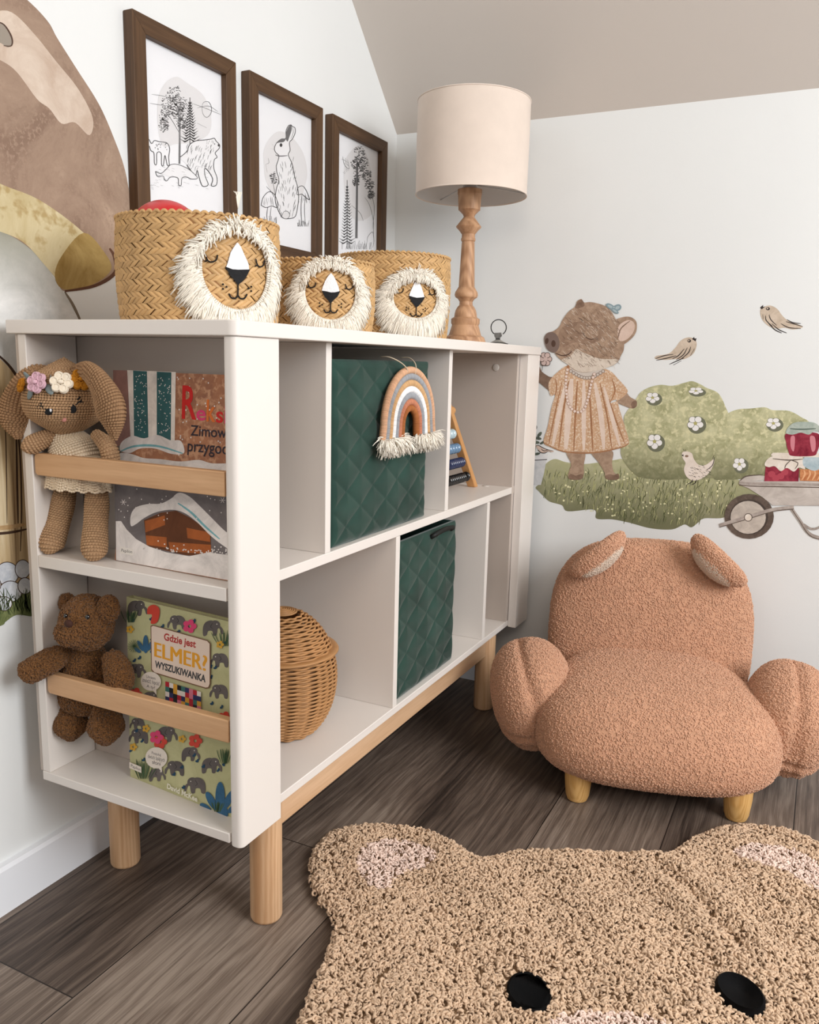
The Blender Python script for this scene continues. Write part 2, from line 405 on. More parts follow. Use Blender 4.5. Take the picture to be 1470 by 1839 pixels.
for (y0, lab) in ((.285, 'brown wooden frame with drawing of bear, fawn and fox, nearest the mushroom'),
                  (.602, 'brown wooden frame with drawing of a standing rabbit, middle of three'),
                  (.918, 'brown wooden frame with drawing of tall forest trees, nearest the corner lamp')):
    y1, z1, z0, b, d = y0+.2745, 1.4755, 1.1195, .0305, .022
    t = thing('framed_drawing', lab, 'picture', (0, (y0+y1)/2, z0), 'framed drawings in a row on the left wall')
    for (nm, pts, ax) in (('top_rail', [(y0, z1), (y1, z1), (y1-b, z1-b), (y0+b, z1-b)], 'Y'), ('bottom_rail', [(y0, z0), (y0+b, z0+b), (y1-b, z0+b), (y1, z0)], 'Y'),
                          ('side_rail', [(y0, z0), (y0, z1), (y0+b, z1-b), (y0+b, z0+b)], 'Z'), ('side_rail', [(y1, z0), (y1-b, z0+b), (y1-b, z1-b), (y1, z1)], 'Z')):
        G().extrude(pts, .001, d, 'x').build(nm, M_walnut[ax], t, bevel=.0012, angle=.5)
    pr = G().box((.001, y0+b-.003, z0+b-.003), (.009, y1-b+.003, z1-b+.003)).build('print', M_paper, t, smooth=False)
    G().box((.0125, y0+b, z0+b), (.0135, y1-b, z1-b)).build('glass_pane', M_glass, t, smooth=False)
    FR.append((t, y0+b, y1-b, z0+b, z1-b))

# ---------------------------------------------------------------- woven lion baskets
M_weave = plain('seagrass', C(196, 157, 106), .5, .35, island=.24, vary=(60, .12))
M_wunder = plain('seagrass_under', C(140, 98, 56), .7)
M_cotton = plain('cotton_fringe', C(234, 227, 214), .8, .2, island=.17)
M_black = plain('black_yarn', C(28, 28, 30), .7, .2)
M_wyarn = plain('white_yarn', C(238, 238, 240), .7, .2, bmp=(500, .6, .002))
def basket(name, label, cx, cy, R, H, tap, phi0, fz, fa, fb, fr, seed):
    rg = np.random.default_rng(seed)
    t = thing(name, label, 'basket', (cx, cy, .95), 'woven lion baskets on top of the bookcase')
    z0 = .9505
    rad = lambda v: R*(1-tap*(1-np.asarray(v)/H))+0.004*np.sin(np.asarray(v)/H*PI)
    def P(u, v, off=0.):                       # u: angle, v height
        r_ = rad(v)+off+.0018*np.sin(3*np.asarray(u)+seed)
        return np.stack([cx+r_*np.cos(u), cy+r_*np.sin(u), z0+v+0*np.asarray(u)], -1)
    g = G(); prof = [(R*(1-tap)*.3, 0), (R*(1-tap)-.004, 0)]+[(float(rad(v))-.0012, v) for v in np.linspace(.001, H-.001, 12)]+[(R-.004, H)]+[(float(rad(v))-.005, v) for v in np.linspace(H-.002, .004, 8)]+[(.01, .004)]
    g.lathe(prof, (cx, cy, z0), 64); body = g.build('body', [M_wunder], t)
    rows = int(round(H/.0083)); h = H/rows; nc = int(round(2*PI*R/.0110)); pit = 2*PI/nc
    g = G(); k = 4; a = np.linspace(0, 1, k)
    A, B = np.meshgrid(a, a, indexing='ij')          # A across, B along height
    bul = (np.clip(np.sin(A*PI), 0, 1)**.5)*(.5+.5*np.sin(B*PI)**.8)
    i, j = np.meshgrid(np.arange(k-1), np.arange(k-1), indexing='ij')
    TF = np.stack([i*k+j, (i+1)*k+j, (i+1)*k+j+1, i*k+j+1], -1).reshape(-1, 4)
    for r in range(rows):
        s_ = 1 if r % 2 else -1
        jit = rg.normal(size=(nc, 3))*[.06, .03, .12]
        for c_ in range(nc):
            u = (c_+(.45 if s_ > 0 else 0)+jit[c_, 0]+A*1.04+s_*(B-.5)*1.0)*pit
            v = (r+.5+(B-.5)*1.12+jit[c_, 1]+(A-.5)*.12*s_)*h
            g.add(P(u, np.clip(v, 0, H), bul*.0019*(1+jit[c_, 2])+(.0003 if s_ > 0 else 0)), TF)
    # rolled rim
    for c_ in range(nc):
        B2 = np.linspace(0, 1, 6); u0 = c_*pit
        pts = [P(u0+q*pit*1.1, H-.0035+.004*math.sin(q*PI), .0012)*1.0 for q in B2]
        g.tube(pts, [.0012, .0021, .0024, .0024, .0021, .0012], 6)
    g.build('weave', M_weave, t)
    # lion face
    cu = lambda du, dv: (phi0+du/R, fz+dv)
    g = G()                                    # band: ring of small stitches
    n = 110
    for q in range(n):
        a_ = q/n*2*PI; e = np.array([math.cos(a_), math.sin(a_)])
        pts = [P(*cu(e[0]*(fa+w_), e[1]*(fb+w_)), off=.003+.0025*math.sin((w_+.001)/.009*PI)) for w_ in np.linspace(-.001, .008, 5)]
        g.tube(pts, .0016, 5)
    g.build('mane_band', M_cotton, t)
    g = G(); n = 1250
    for q in range(n):
        a_ = rg.random()*2*PI; e = np.array([math.cos(a_), math.sin(a_)])
        L = fr*rg.uniform(.72, 1.0)*(.8 if e[1] > .3 else 1); st = rg.uniform(.002, .008); lay = rg.uniform(.002, .0055)
        top = e[1] > .25
        inward = top and rg.random() < .45
        dirv = e*.9+np.array([rg.normal()*.16, rg.normal()*.14-.18]); 
        if inward: dirv = np.array([e[0]*.1+rg.normal()*.25, -1.0]); L *= .62
        sag = -.3*fr if not inward else 0
        pts = []
        for w_ in np.linspace(0, 1, 6):
            du = e[0]*(fa+st)+dirv[0]*L*w_+math.sin(w_*5+q)*.0012; dv = e[1]*(fb+st)+dirv[1]*L*w_+sag*w_*w_+math.cos(w_*6+q)*.001
            dv = min(max(dv, -fz+.001), 9)
            pts.append(P(phi0+du/R, fz+dv, .004+lay*math.sin(min(1, w_*1.6)*PI*.5)+.003*(1-w_)))
        g.tube(pts, [.0009, .0011, .0011, .0011, .001, .0008], 4)
    if seed == 1:
        for q in range(14):
            pts = [P(phi0+(.002+rg.normal()*.0015*w_*2)/R, fz+fb+.028+w_*.022, .005+w_*.002) for w_ in np.linspace(0, 1, 4)]
            g.tube(pts, .0007, 4)
    g.build('mane', M_cotton, t)
    def patch(name_, poly, mat, off):
        tri = tess(poly); V2 = [np.array(p) for p in poly]; T_ = [list(x) for x in tri]
        for it in range(2):                    # subdivide once or twice so the patch follows the curve
            nt_ = []; cache = {}
            def mid(a, b):
                kk = (min(a, b), max(a, b))
                if kk not in cache: V2.append((V2[a]+V2[b])/2); cache[kk] = len(V2)-1
                return cache[kk]
            for a, b, c_ in T_:
                ab, bc, ca = mid(a, b), mid(b, c_), mid(c_, a); nt_ += [[a, ab, ca], [ab, b, bc], [ca, bc, c_], [ab, bc, ca]]
            T_ = nt_
        W = np.array([P(phi0+q[0]/R, fz+q[1], off+rg.uniform(0, .0004)) for q in V2]); n_ = len(W)
        Wi = np.array([P(phi0+q[0]/R, fz+q[1], .0012) for q in V2])
        m_ = len(poly)
        F = T_+[[n_+c_, n_+b, n_+a] for a, b, c_ in T_]
        G().add(np.concatenate([W, Wi]), F).build(name_, mat, t, smooth=False)
    s = fa/.05
    wob = lambda L: [(x*s+rg.normal()*.0004, y*s+rg.normal()*.0004) for x, y in L]
    patch('nose_bridge', wob([(-.017, .002), (-.015, .010), (-.010, .022), (-.005, .032), (0, .037), (.005, .031), (.010, .022), (.015, .010), (.017, .002), (.008, .000), (0, -.001), (-.008, 0)]), M_wyarn, .0036)
    patch('nose', wob([(-.018, .003), (-.008, .001), (0, 0), (.008, .001), (.018, .003), (.012, -.008), (.005, -.016), (0, -.021), (-.005, -.016), (-.012, -.008)]), M_black, .0040)
    def line(nm, L, r_=.0011):
        g = G()
        for l in L:
            pts = [P(phi0+q[0]*s/R, fz+q[1]*s, .0034) for q in spline(l, 5, False)]
            g.tube(pts, r_, 6)
        g.build(nm, M_black, t)
    line('mouth', [[(0, -.018), (0, -.036)], [(-.013, -.033), (-.009, -.0385), (-.003, -.0385), (0, -.035), (.004, -.0385), (.010, -.038), (.014, -.032)]])
    for sg in (-1, 1):
        line('eye', [[(sg*.036-.008, .018), (sg*.036-.005, .010), (sg*.036, .008), (sg*.036+.006, .011), (sg*.036+.008, .018)], [(sg*.036-.005, .010), (sg*.036-.009, .008)]], .001)
        g = G()
        for (dx, dy) in ((.016, -.024), (.021, -.021), (.021, -.027)):
            p = P(phi0+sg*dx*s/R, fz+dy*s, .003); g.sup(p, (.0014, .0014, .0014), nu=8, nv=6)
        g.build('freckles', M_black, t)
    return t
basket('woven_basket', 'large seagrass basket with fringed lion face, leftmost and nearest to camera', .258, .165, .1165, .148, .02, math.radians(-24), .074, .050, .055, .030, 1)
basket('woven_basket', 'low small seagrass basket with fringed lion face, middle of the three', .290, .455, .094, .122, .03, math.radians(-48), .066, .043, .046, .027, 2)
basket('woven_basket', 'seagrass basket with fringed lion face, beside the table lamp', .258, .800, .120, .174, .03, math.radians(-41), .084, .048, .042, .036, 3)
# red ball inside the first basket
g = G(); g.sup((.2235, .133, 1.074), (.056, .056, .056), nu=40, nv=28)
prop(g.build('red_ball', plain('red_plastic', C(196, 30, 34), .3, .5)), 'glossy red ball peeking over the rim of the leftmost lion basket', 'ball')

# ---------------------------------------------------------------- table lamp
M_shade = plain('velvet_shade', C(222, 207, 194), .8, .2, sheen=.3, vary=(9, .06))
M_shin = plain('shade_lining', C(222, 218, 214), .7, .2)
M_metal = plain('white_metal', C(200, 198, 196), .35, .5, metal=.2)
LX, LY = .309, 1.082
lp = thing('table_lamp', 'table lamp with cream velvet drum shade and turned wooden base', 'lamp', (LX, LY, .95))
k_ = .39e-3*.955
prof = [(140, 1750), (140, 1744), (125, 1702), (105, 1690), (86, 1624), (92, 1612), (93, 1584), (74, 1572), (71, 1550), (66, 1528), (54, 1506), (43, 1494), (42, 1472), (52, 1456), (70, 1444), (75, 1430), (72, 1412), (62, 1396), (56, 1385), (51, 1378), (46, 1240), (41, 1100), (39, 1092), (45, 1085), (46, 1074), (42, 1064), (42, 1044), (50, 1034), (62, 1018), (78, 1003), (80, 996), (70, 984), (58, 968), (44, 950), (33, 936), (40, 920), (62, 898), (69, 893), (72, 830), (74, 800), (77, 796), (77, 768), (60, 764)]
G().lathe([(a*k_*1.03, (1750-b)*k_) for a, b in prof], (LX, LY, .9503), 56).build('base', M_lampw, lp, angle=.6)
G().lathe([(.017, .366), (.017, .41), (.012, .412)], (LX, LY, .95), 24).build('socket', M_metal, lp)
G().sup((LX, LY, .95+.445), (.028, .028, .036), nu=24, nv=16).build('bulb', plain('bulb_glass', C(240, 238, 232), .3), lp)
zb, zt_, rs = .95+.352, .95+.562, .1335
G().lathe([(rs, zb), (rs*1.004, (zb+zt_)/2), (rs, zt_), (rs-.0022, zt_), (rs-.0022, zb), (rs, zb)], (LX+.003, LY, 0), 96, cap=False).build('lamp_shade', [M_shade], lp, angle=.6)
G().lathe([(rs-.0023, zb+.001), (rs-.0023, zt_-.001), (rs-.0031, zt_-.001), (rs-.0031, zb+.001), (rs-.0023, zb+.001)], (LX+.003, LY, 0), 96, cap=False).build('shade_lining', M_shin, lp)
g = G()
for a in (.5, .5+2*PI/3, .5+4*PI/3): g.tube([(LX, LY, zb+.028), (LX+.003+(rs-.003)*math.cos(a), LY+(rs-.003)*math.sin(a), zb+.010)], .0015, 6)
g.tube([(LX+.02*math.cos(a), LY+.02*math.sin(a), zb+.028) for a in np.linspace(0, 2*PI, 20, endpoint=False)], .0018, 6, closed=True)
g.build('shade_fitter', M_metal, lp)
for z in (zb, zt_):
    g = G(); g.tube([(LX+.003+rs*math.cos(a), LY+rs*math.sin(a), z) for a in np.linspace(0, 2*PI, 80, endpoint=False)], .0016, 6, closed=True); g.build('shade_trim', M_shade, lp)

# ---------------------------------------------------------------- quilted green storage boxes
M_green = plain('green_velvet', C(34, 62, 54), .75, .2, sheen=.35, vary=(14, .28), bmp=(900, .25))
M_gdark = plain('dark_handle', C(14, 18, 17), .6)
def quilted(name, label, y0, y1, z0, z1, xf, xb, lean=0.0, handle=False, cx=0.):
    t = thing(name, label, 'storage box', (xb, (y0+y1)/2, z0), 'green quilted storage boxes in the bookcase')
    g = G(); r = .006
    ny, nz = 150, 130; D = .0045
    yy = np.linspace(0, 1, ny); zz = np.linspace(0, 1, nz); Y, Z = np.meshgrid(yy, zz, indexing='ij')
    y = y0+(y1-y0)*Y; z = z0+(z1-z0)*Z
    a = (y-y0)/.092+(z-z0)/.060; b = (y-y0)/.092-(z-z0)/.060
    q = np.minimum(np.abs(np.sin(a*PI)), np.abs(np.sin(b*PI)))
    edge = np.clip(np.minimum(np.minimum(Y, 1-Y)*(y1-y0), np.minimum(Z, 1-Z)*(z1-z0))/.012, 0, 1)
    X = xf-.006+D*q**.45*np.minimum(1, edge*1.0)+.004*np.sqrt(1-(1-edge)**2)+.0008*np.sin(y*60+z*35)
    V = np.stack([X, y, z], -1).reshape(-1, 3)
    i, j = np.meshgrid(np.arange(ny-1), np.arange(nz-1), indexing='ij')
    F = np.stack([i*nz+j, (i+1)*nz+j, (i+1)*nz+j+1, i*nz+j+1], -1).reshape(-1, 4)
    g.add(V, F)
    g.box((xf-.012, y0, z0), (xf-.0055, y1, z1))
    g.build('quilted_front', M_green, t, smooth=True, angle=1.0)
    th = .004
    for nm, a_, b_ in (('side_panel', (xb, y0, z0), (xf-.012, y0+th, z1)), ('side_panel', (xb, y1-th, z0), (xf-.012, y1, z1)),
                       ('rear_panel', (xb, y0+th, z0), (xb+th, y1-th, z1)), ('bottom_panel', (xb+th, y0+th, z0), (xf-.012, y1-th, z0+th))):
        boxpart(nm, a_, b_, M_green, t, 0)
    if handle:
        g = G(); hy = y0+(y1-y0)*.68; pts = [(xf+.002, hy-.05, z1-.012), (xf+.010, hy-.045, z1-.006), (xf+.012, hy, z1-.002), (xf+.010, hy+.045, z1-.006), (xf+.002, hy+.05, z1-.012)]
        g.tube(spline(pts, 5, False), .005, 8); g.build('handle', M_gdark, t)
    return t
quilted('storage_box', 'dark green quilted velvet storage box in the upper cube with the rainbow hanging on it', .283, .640, .5960, .905, .424, .08)
quilted('storage_box', 'dark green quilted velvet storage box with black handle in the lower cube', .520, .806, .2370, .560, .424, .08, handle=True)

# ---------------------------------------------------------------- rope rainbow
M_str = plain('jute_string', C(196, 180, 156), .8)
def rope(name, c): return plain(name, c, .75, .2, island=.10)
rt = thing('rope_rainbow', 'wrapped rope rainbow with white tassels hanging on the green quilted box', 'wall hanging', (.44, .527, .76))
cols = [('rope_peach', C(214, 170, 136)), ('rope_grey', C(158, 160, 164)), ('rope_sand', C(206, 166, 120)), ('rope_white', C(240, 240, 240)),
        ('rope_grey', C(158, 160, 164)), ('rope_terracotta', C(196, 130, 100)), ('rope_caramel', C(168, 104, 58))]
rc = (.438, .527, .790)
for k, (nm, c) in enumerate(cols):
    R_ = .099-k*.0116
    path = [(rc[0], rc[1]-R_*1.05, .765), (rc[0], rc[1]-R_*1.02, rc[2]-.01)]+[(rc[0], rc[1]-R_*math.cos(a), rc[2]+R_*math.sin(a)*1.0) for a in np.linspace(0, PI, 26)]+[(rc[0], rc[1]+R_*1.02, rc[2]-.01), (rc[0], rc[1]+R_*1.05, .765)]
    P = np.array(path); d = np.r_[0, np.cumsum(np.linalg.norm(np.diff(P, axis=0), axis=1))]
    n = int(d[-1]/.0021); g = G()
    core = np.stack([np.interp(np.linspace(0, d[-1], n), d, P[:, i]) for i in range(3)], 1)
    g.tube(core, .0055, 12)
    for i in range(1, n-1):
        T = unit(core[i+1]-core[i-1]); B = np.array([1., 0, 0]); N = np.cross(T, B)
        aa = np.linspace(0, 2*PI, 14, endpoint=False)
        ring = core[i]+np.outer(np.cos(aa), N)*.0058+np.outer(np.sin(aa), B)*.0058+T*.0006*np.sin(aa)[:, None]
        g.tube(ring, .00105, 5, closed=True, up=T)
    g.build('rope_arch', rope(nm, c), rt)
g = G()
for s_ in (-1, 1):
    for q in range(720):
        k = rng.integers(0, 7); R_ = (.099-k*.0116)*1.05
        p0 = np.array([rc[0]+rng.normal()*.003, rc[1]+s_*R_+rng.normal()*.002, .768])
        ang = rng.normal()*.55+s_*(.55 if k < 2 else 0)*rng.random()*1.2-(.5*s_ if k > 4 else 0)*rng.random()
        L = rng.uniform(.018, .036); out = rng.uniform(.0, .9)
        dv = np.array([out*.8, math.sin(ang), -math.cos(ang)*.75-.15]); dv /= np.linalg.norm(dv)
        pts = [p0, p0+dv*L*.4+[.002, 0, .002], p0+dv*L*.75+[.001, 0, .001], p0+dv*L+[0, rng.normal()*.002, -.002]]
        g.tube(pts, [.0009, .001, .0009, .0007], 4)
g.build('tassels', M_cotton, rt)
for dy, ty in ((-.026, -.060), (.010, .018)):
    g = G(); g.tube(spline([(rc[0]+.004, rc[1]+dy, rc[2]+.090), (rc[0]+.006, rc[1]+dy+.002, rc[2]+.100), (rc[0]+.002, rc[1]+(dy+ty)*.5, rc[2]+.112), (rc[0]-.012, rc[1]+ty, rc[2]+.121), (rc[0]-.03, rc[1]+ty, rc[2]+.121)], 5, False), .0011, 6); g.build('hanging_string', M_str, rt)


# ---------------------------------------------------------------- abacus
M_abw = wood('abacus_wood', C(188, 134, 80), C(220, 170, 116), 'Z', rings=False)
ab = thing('abacus', 'small wooden bead abacus standing behind the divider in the upper right cube', 'abacus', (.34, .93, .5958))
foot = .5958
def ay(z, s_): return .925+s_*(.158-(z-foot)*.60)
lean = lambda z: .345-(z-foot)*.12
for s_ in (-1, 1):
    g = G(); n = .0095
    z0_, z1_ = foot, foot+.215
    V = []
    for z in (z0_, z1_):
        for dx in (-.011, .011):
            for dy in (-n, n): V.append((lean(z)+dx, ay(z, s_)+dy, z))
    g.add(V, [(0, 1, 3, 2), (4, 6, 7, 5), (0, 4, 5, 1), (2, 3, 7, 6), (0, 2, 6, 4), (1, 5, 7, 3)])
    g.build('side_bar', M_abw, ab, bevel=.002, angle=.6)
zk = foot+.195
g = G(); g.lathe([(.0, -.075), (.010, -.073), (.011, -.060), (.008, -.055), (.008, .055), (.011, .060), (.010, .073), (0, .075)], (lean(zk)-.004, .925, zk), 24, M=rotx(PI/2)); g.build('top_bar', M_abw, ab, angle=.7)
beadc = [('black_beads', C(18, 18, 20), .030, 10), ('navy_beads', C(40, 50, 86), .068, 8), ('blue_beads', C(106, 138, 168), .104, 5), ('pale_blue_beads', C(186, 208, 214), .140, 4)]
for nm, c, dz, nb in beadc:
    z = foot+dz; x = lean(z); w_ = ay(z, 1)-.925
    G().tube([(x, .925-w_, z), (x, .925+w_, z)], .0017, 8).build('wire', M_metal, ab)
    ys = [.925+w_-.022-i*(.0108 if dz < .08 else .0165)-(.012 if i > 0 and dz < .04 else 0) for i in range(nb)]
    for y in ys:
        G().sup((x, y, z), (.0125, .0052 if dz < .08 else .0085, .0125), nu=20, nv=12).build('bead', plain(nm, c, .2, .6, coat=.4), ab)

# ---------------------------------------------------------------- wicker ball basket
M_wick = plain('wicker', C(176, 130, 84), .5, .35, island=.22, vary=(40, .12))
bc = np.array([.298, .318, .2370])
wb = thing('wicker_ball_basket', 'round lidded wicker basket standing in the lower near cube', 'basket', tuple(bc))
def wr(z):   # radius by height 0..0.222
    t = np.clip(z/.222, 0, 1); return .094*np.sqrt(np.clip(1-((t-.46)/.56)**2, .02, 1))+.002
lean_ = rotx(-.06)
def wring(g, z, phase, n=28, amp=.0022, r=.0022):
    a = np.linspace(0, 2*PI, 168, endpoint=False); R_ = wr(z)+amp*np.sin(a*n/2+phase)
    pts = np.stack([R_*np.cos(a), R_*np.sin(a), z+.0006*np.sin(a*3+phase*7)+0*a], 1)
    g.tube(pts+bc, r, 6, closed=True)
g = G(); z = .004; k = 0
while z < .150: wring(g, z, k*PI); z += .0036; k += 1
g.build('basket_body', M_wick, wb)
g = G()
for a in np.linspace(0, 2*PI, 28, endpoint=False):
    g.tube([bc+[(wr(z)-.001)*math.cos(a), (wr(z)-.001)*math.sin(a), z] for z in np.linspace(.003, .150, 16)], .0019, 6)
g.lathe([(.05, 0), (.054, .004)]+[(float(wr(z))-.006, z) for z in np.linspace(.008, .148, 12)], tuple(bc), 40); g.build('stakes', plain('wicker_dark', C(96, 62, 36), .7), wb)
g = G(); z = .157; k = 0
while z < .2215: wring(g, z, k*PI, amp=.0018); z += .0034; k += 1
for q in range(8): wring(g, .2222+.0002*q, q*PI, amp=0.0) if False else None
for rr in np.arange(.004, float(wr(.2215)), .0036):
    g.tube([bc+[rr*math.cos(a), rr*math.sin(a), .2225+.005*(1-(rr/.027)**2)] for a in np.linspace(0, 2*PI, 40, endpoint=False)], .0021, 6, closed=True)
lid = g.build('lid', M_wick, wb)
g = G(); g.lathe([(.0965, .152), (.102, .1535), (.1, .1565), (.093, .1565)], tuple(bc), 60); g.build('rim', M_wick, wb)

# ---------------------------------------------------------------- bear chair
CO = np.array([.839, .99, 0]); CRM = rotz(math.radians(15.2))
M_sh = plain('sherpa_fabric', C(197, 151, 122), .9, .1, sheen=.25, vary=(22, .10), bmp=(420, .5, .002))
M_shc = plain('sherpa_curls', C(208, 163, 134), .9, .1, sheen=.2, island=.10)
M_cream = plain('cream_plush', C(226, 208, 190), .9, .1, sheen=.3, bmp=(500, .8, .002))
ch = thing('bear_armchair', 'low tan teddy fleece armchair with bear ears, paw armrests and wooden feet', 'armchair', tuple(CO))
def loc(p): return CO+CRM@np.array(p, float)
def fluff(g, n, size, mats, name, parent, filt=None):
    b = G(); V, F = g.arrays(); b.V = [V]; b.F = F; b.n = len(V); b.mi = list(g.mi)
    out = G(); out.V = list(g.V); out.F = list(g.F); out.mi = list(g.mi); out.n = g.n
    curls(out, b, n, size, depth=size*.35, mi=1, filt=filt)
    return out.build(name, mats, parent)
def creases(V, fn): return fn(V)
# seat
def seatfn(V):
    V = V.copy(); x, y, z = V[:, 0]/.246, V[:, 1]/.232, V[:, 2]/.112
    V[:, 0] *= 1-.13*np.clip(y, -1, 1)-.06*np.clip(z, 0, 1)
    V[:, 2] += np.where(z > 0, .010*np.clip(y, 0, 1), .012*np.clip(-y, 0, 1)*np.clip(-z, 0, 1))
    V[:, 1] += .03*np.clip(z, 0, 1)*np.clip(-y, 0, 1)
    return V
g = G(); g.sup(loc((.000, -.045, .136)), (.246, .232, .112), .66, .70, 96, 64, M=CRM, fn=seatfn)
fluff(g, 52000, .0025, [M_sh, M_shc], 'seat_cushion', ch)
def backfn(V):
    V = V.copy(); z = V[:, 2]/.225
    V[:, 0] *= 1-.10*np.clip(z, 0, 1)**2
    V[:, 1] += .02*z
    return V
g = G(); g.sup(loc((.0, .165, .272)), (.240, .072, .220), .62, .80, 96, 64, M=CRM@rotx(-.05), fn=backfn)
fluff(g, 44000, .0025, [M_sh, M_shc], 'backrest', ch)
def armfn(sg):
    def f(V):
        V = V.copy(); n = unit([1, -.25*sg, .5*sg])
        x = V[:, 0]/.09; y = V[:, 1]/.13; z = V[:, 2]/.115
        # seams: longitudinal grooves
        for (a, off) in ((0.25, .0), (-.9, .1)):
            d = x*math.cos(a)+z*math.sin(a)*0-off+.15*z
            V *= (1-.05*np.exp(-(d/.07)**2)*(y < .6))[:, None]
        # toe creases low at the front
        for zz in (-.35, -.62):
            V *= (1-.07*np.exp(-((z-zz)/.06)**2)*np.clip(-y+.1, 0, 1))[:, None]
        return V
    return f
for sg in (-1, 1):
    g = G(); M_ = CRM@rotz(-sg*.12)@roty(sg*.20)@rotx(.15)
    g.sup(loc((sg*.276+.010, -.025, .158)), (.094, .134, .116), .85, .85, 72, 56, M=M_, fn=armfn(sg))
    fluff(g, 20000, .0025, [M_sh, M_shc], 'paw_armrest', ch)
for sg in (-1, 1):
    c = loc((sg*.132, .098, .462 if sg < 0 else .466))
    la = np.array([.74*sg, .0, -.67]); nn = np.array([-.50*sg, -.42, -.76]); nn = unit(nn-la*(nn@la)); A = CRM@np.stack([la, np.cross(nn, la), nn], 1)
    def earfn(V):
        V = V.copy(); V[:, 2] -= .016*(V[:, 0]/.08)**2+.010*(V[:, 1]/.04)**2-.006; return V
    g = G(); g.sup(c, (.080, .042, .024), .9, .95, 48, 28, M=A, fn=earfn)
    e = fluff(g, 6500, .0025, [M_sh, M_shc], 'ear', ch)
    g = G(); g.sup(c+A@np.array([0, -.002, .017]), (.060, .026 if sg < 0 else .031, .010), 1, 1, 40, 20, M=A, fn=earfn)
    fluff(g, 2600, .0018, [M_cream, M_cream], 'inner_ear', e)
for sx, sy in ((-.155, -.195), (.165, -.195), (-.17, .16), (.17, .16)):
    p = loc((sx, sy, 0))
    G().lathe([(.012, 0), (.021, .002), (.0245, .012), (.028, .045), (.029, .09)], tuple(p), 32).build('foot', M_legw, ch, angle=1.0)

# ---------------------------------------------------------------- bear rug
RO = np.array([.9715, .2285]); ra = math.radians(27.5); RU = np.array([math.cos(ra), math.sin(ra)]); RV = np.array([-math.sin(ra), math.cos(ra)])
def rloc(px, py, z=.02):
    q = onp(px, py, (0, 0, z), (0, 0, 1))[:2]-RO; return np.array([q@RU, q@RV])
left = [rloc(*q) for q in [(1040, 1522), (985, 1521), (930, 1522), (880, 1533), (850, 1531), (820, 1510), (770, 1487), (705, 1477), (645, 1477), (592, 1491), (563, 1522), (556, 1560), (568, 1600), (600, 1650), (588, 1700), (562, 1760), (532, 1839)]]
le = left[-1]
left += [np.array([le[0]-.03, le[1]-.11]), np.array([le[0]-.01, le[1]-.24]), np.array([-.26, -.43]), np.array([-.10, -.50])]
rgt = [rloc(*q) for q in [(1160, 1528), (1193, 1530), (1217, 1518), (1250, 1496), (1300, 1479), (1350, 1477), (1420, 1486), (1468, 1508)]]
re_ = rgt[-1]
rgt += [re_+[.055, -.035], re_+[.075, -.10], re_+[.05, -.17]]
mir = [np.array([-q[0]+.015, q[1]]) for q in left[-7:]][::1]
rgt += [np.array([-q[0]+.02, q[1]]) for q in left[14:]]
outl = spline(left+rgt[::-1], 6)
OUT = np.array(outl)
def inside(Q, poly):
    x, y = Q[:, 0], Q[:, 1]; r = np.zeros(len(Q), bool); n = len(poly)
    for i in range(n):
        x0, y0 = poly[i]; x1, y1 = poly[(i+1) % n]
        c = ((y0 > y) != (y1 > y)) & (x < (x1-x0)*(y-y0)/(y1-y0+1e-12)+x0); r ^= c
    return r
def edist(Q, poly):
    d = np.full(len(Q), 9.); n = len(poly)
    for i in range(n):
        a = poly[i]; b = poly[(i+1) % n]; ab = b-a; t = np.clip(((Q-a)@ab)/(ab@ab+1e-12), 0, 1)
        d = np.minimum(d, np.linalg.norm(Q-a-t[:, None]*ab, axis=1))
    return d
def w3(Q, z): return np.concatenate([RO+Q[:, :1]*RU+Q[:, 1:2]*RV, np.asarray(z).reshape(-1, 1)], 1)
f0 = np.array([rloc(1185, 1560), rloc(1240, 1600), rloc(1330, 1700)])
def rheight(Q):
    d = edist(Q, OUT); h = .013*np.sqrt(np.clip(d/.014, 0, 1))+.003
    h += .0035*np.sin(Q[:, 0]*34+Q[:, 1]*9)*np.clip(d/.05, 0, 1)
    fd = np.full(len(Q), 9.)
    for a, b in ((f0[0], f0[1]), (f0[1], f0[2])):
        ab = b-a; t = np.clip(((Q-a)@ab)/(ab@ab), 0, 1); fd = np.minimum(fd, np.linalg.norm(Q-a-t[:, None]*ab, axis=1))
    h -= .008*np.exp(-(fd/.012)**2); h += .006*np.exp(-((fd-.035)/.02)**2)
    return np.maximum(h, .003)
M_rug = plain('rug_backing', C(150, 122, 94), .95, .05)
def rcurl(nm, c): return plain(nm, c, .92, .08, sheen=.15, island=.22, vary=(9, .10))
M_pile, M_pinkp = rcurl('rug_pile', C(208, 180, 152)), rcurl('rug_pink_pile', C(230, 206, 192))
rug = thing('bear_rug', 'tan curly pile rug shaped as a bear head with black eyes and pink inner ears', 'rug', (RO[0], RO[1], 0))
N = 190
gx, gy = np.meshgrid(np.linspace(OUT[:, 0].min(), OUT[:, 0].max(), N), np.linspace(OUT[:, 1].min(), OUT[:, 1].max(), N), indexing='ij')
Q = np.stack([gx.ravel(), gy.ravel()], 1); ins = inside(Q, OUT); Hh = rheight(Q)
g = G(); i, j = np.meshgrid(np.arange(N-1), np.arange(N-1), indexing='ij')
F = np.stack([i*N+j, (i+1)*N+j, (i+1)*N+j+1, i*N+j+1], -1).reshape(-1, 4)
F = F[ins[F].all(1)]
g.add(w3(Q, np.where(ins, Hh, .001)), F); g.build('backing', M_rug, rug)
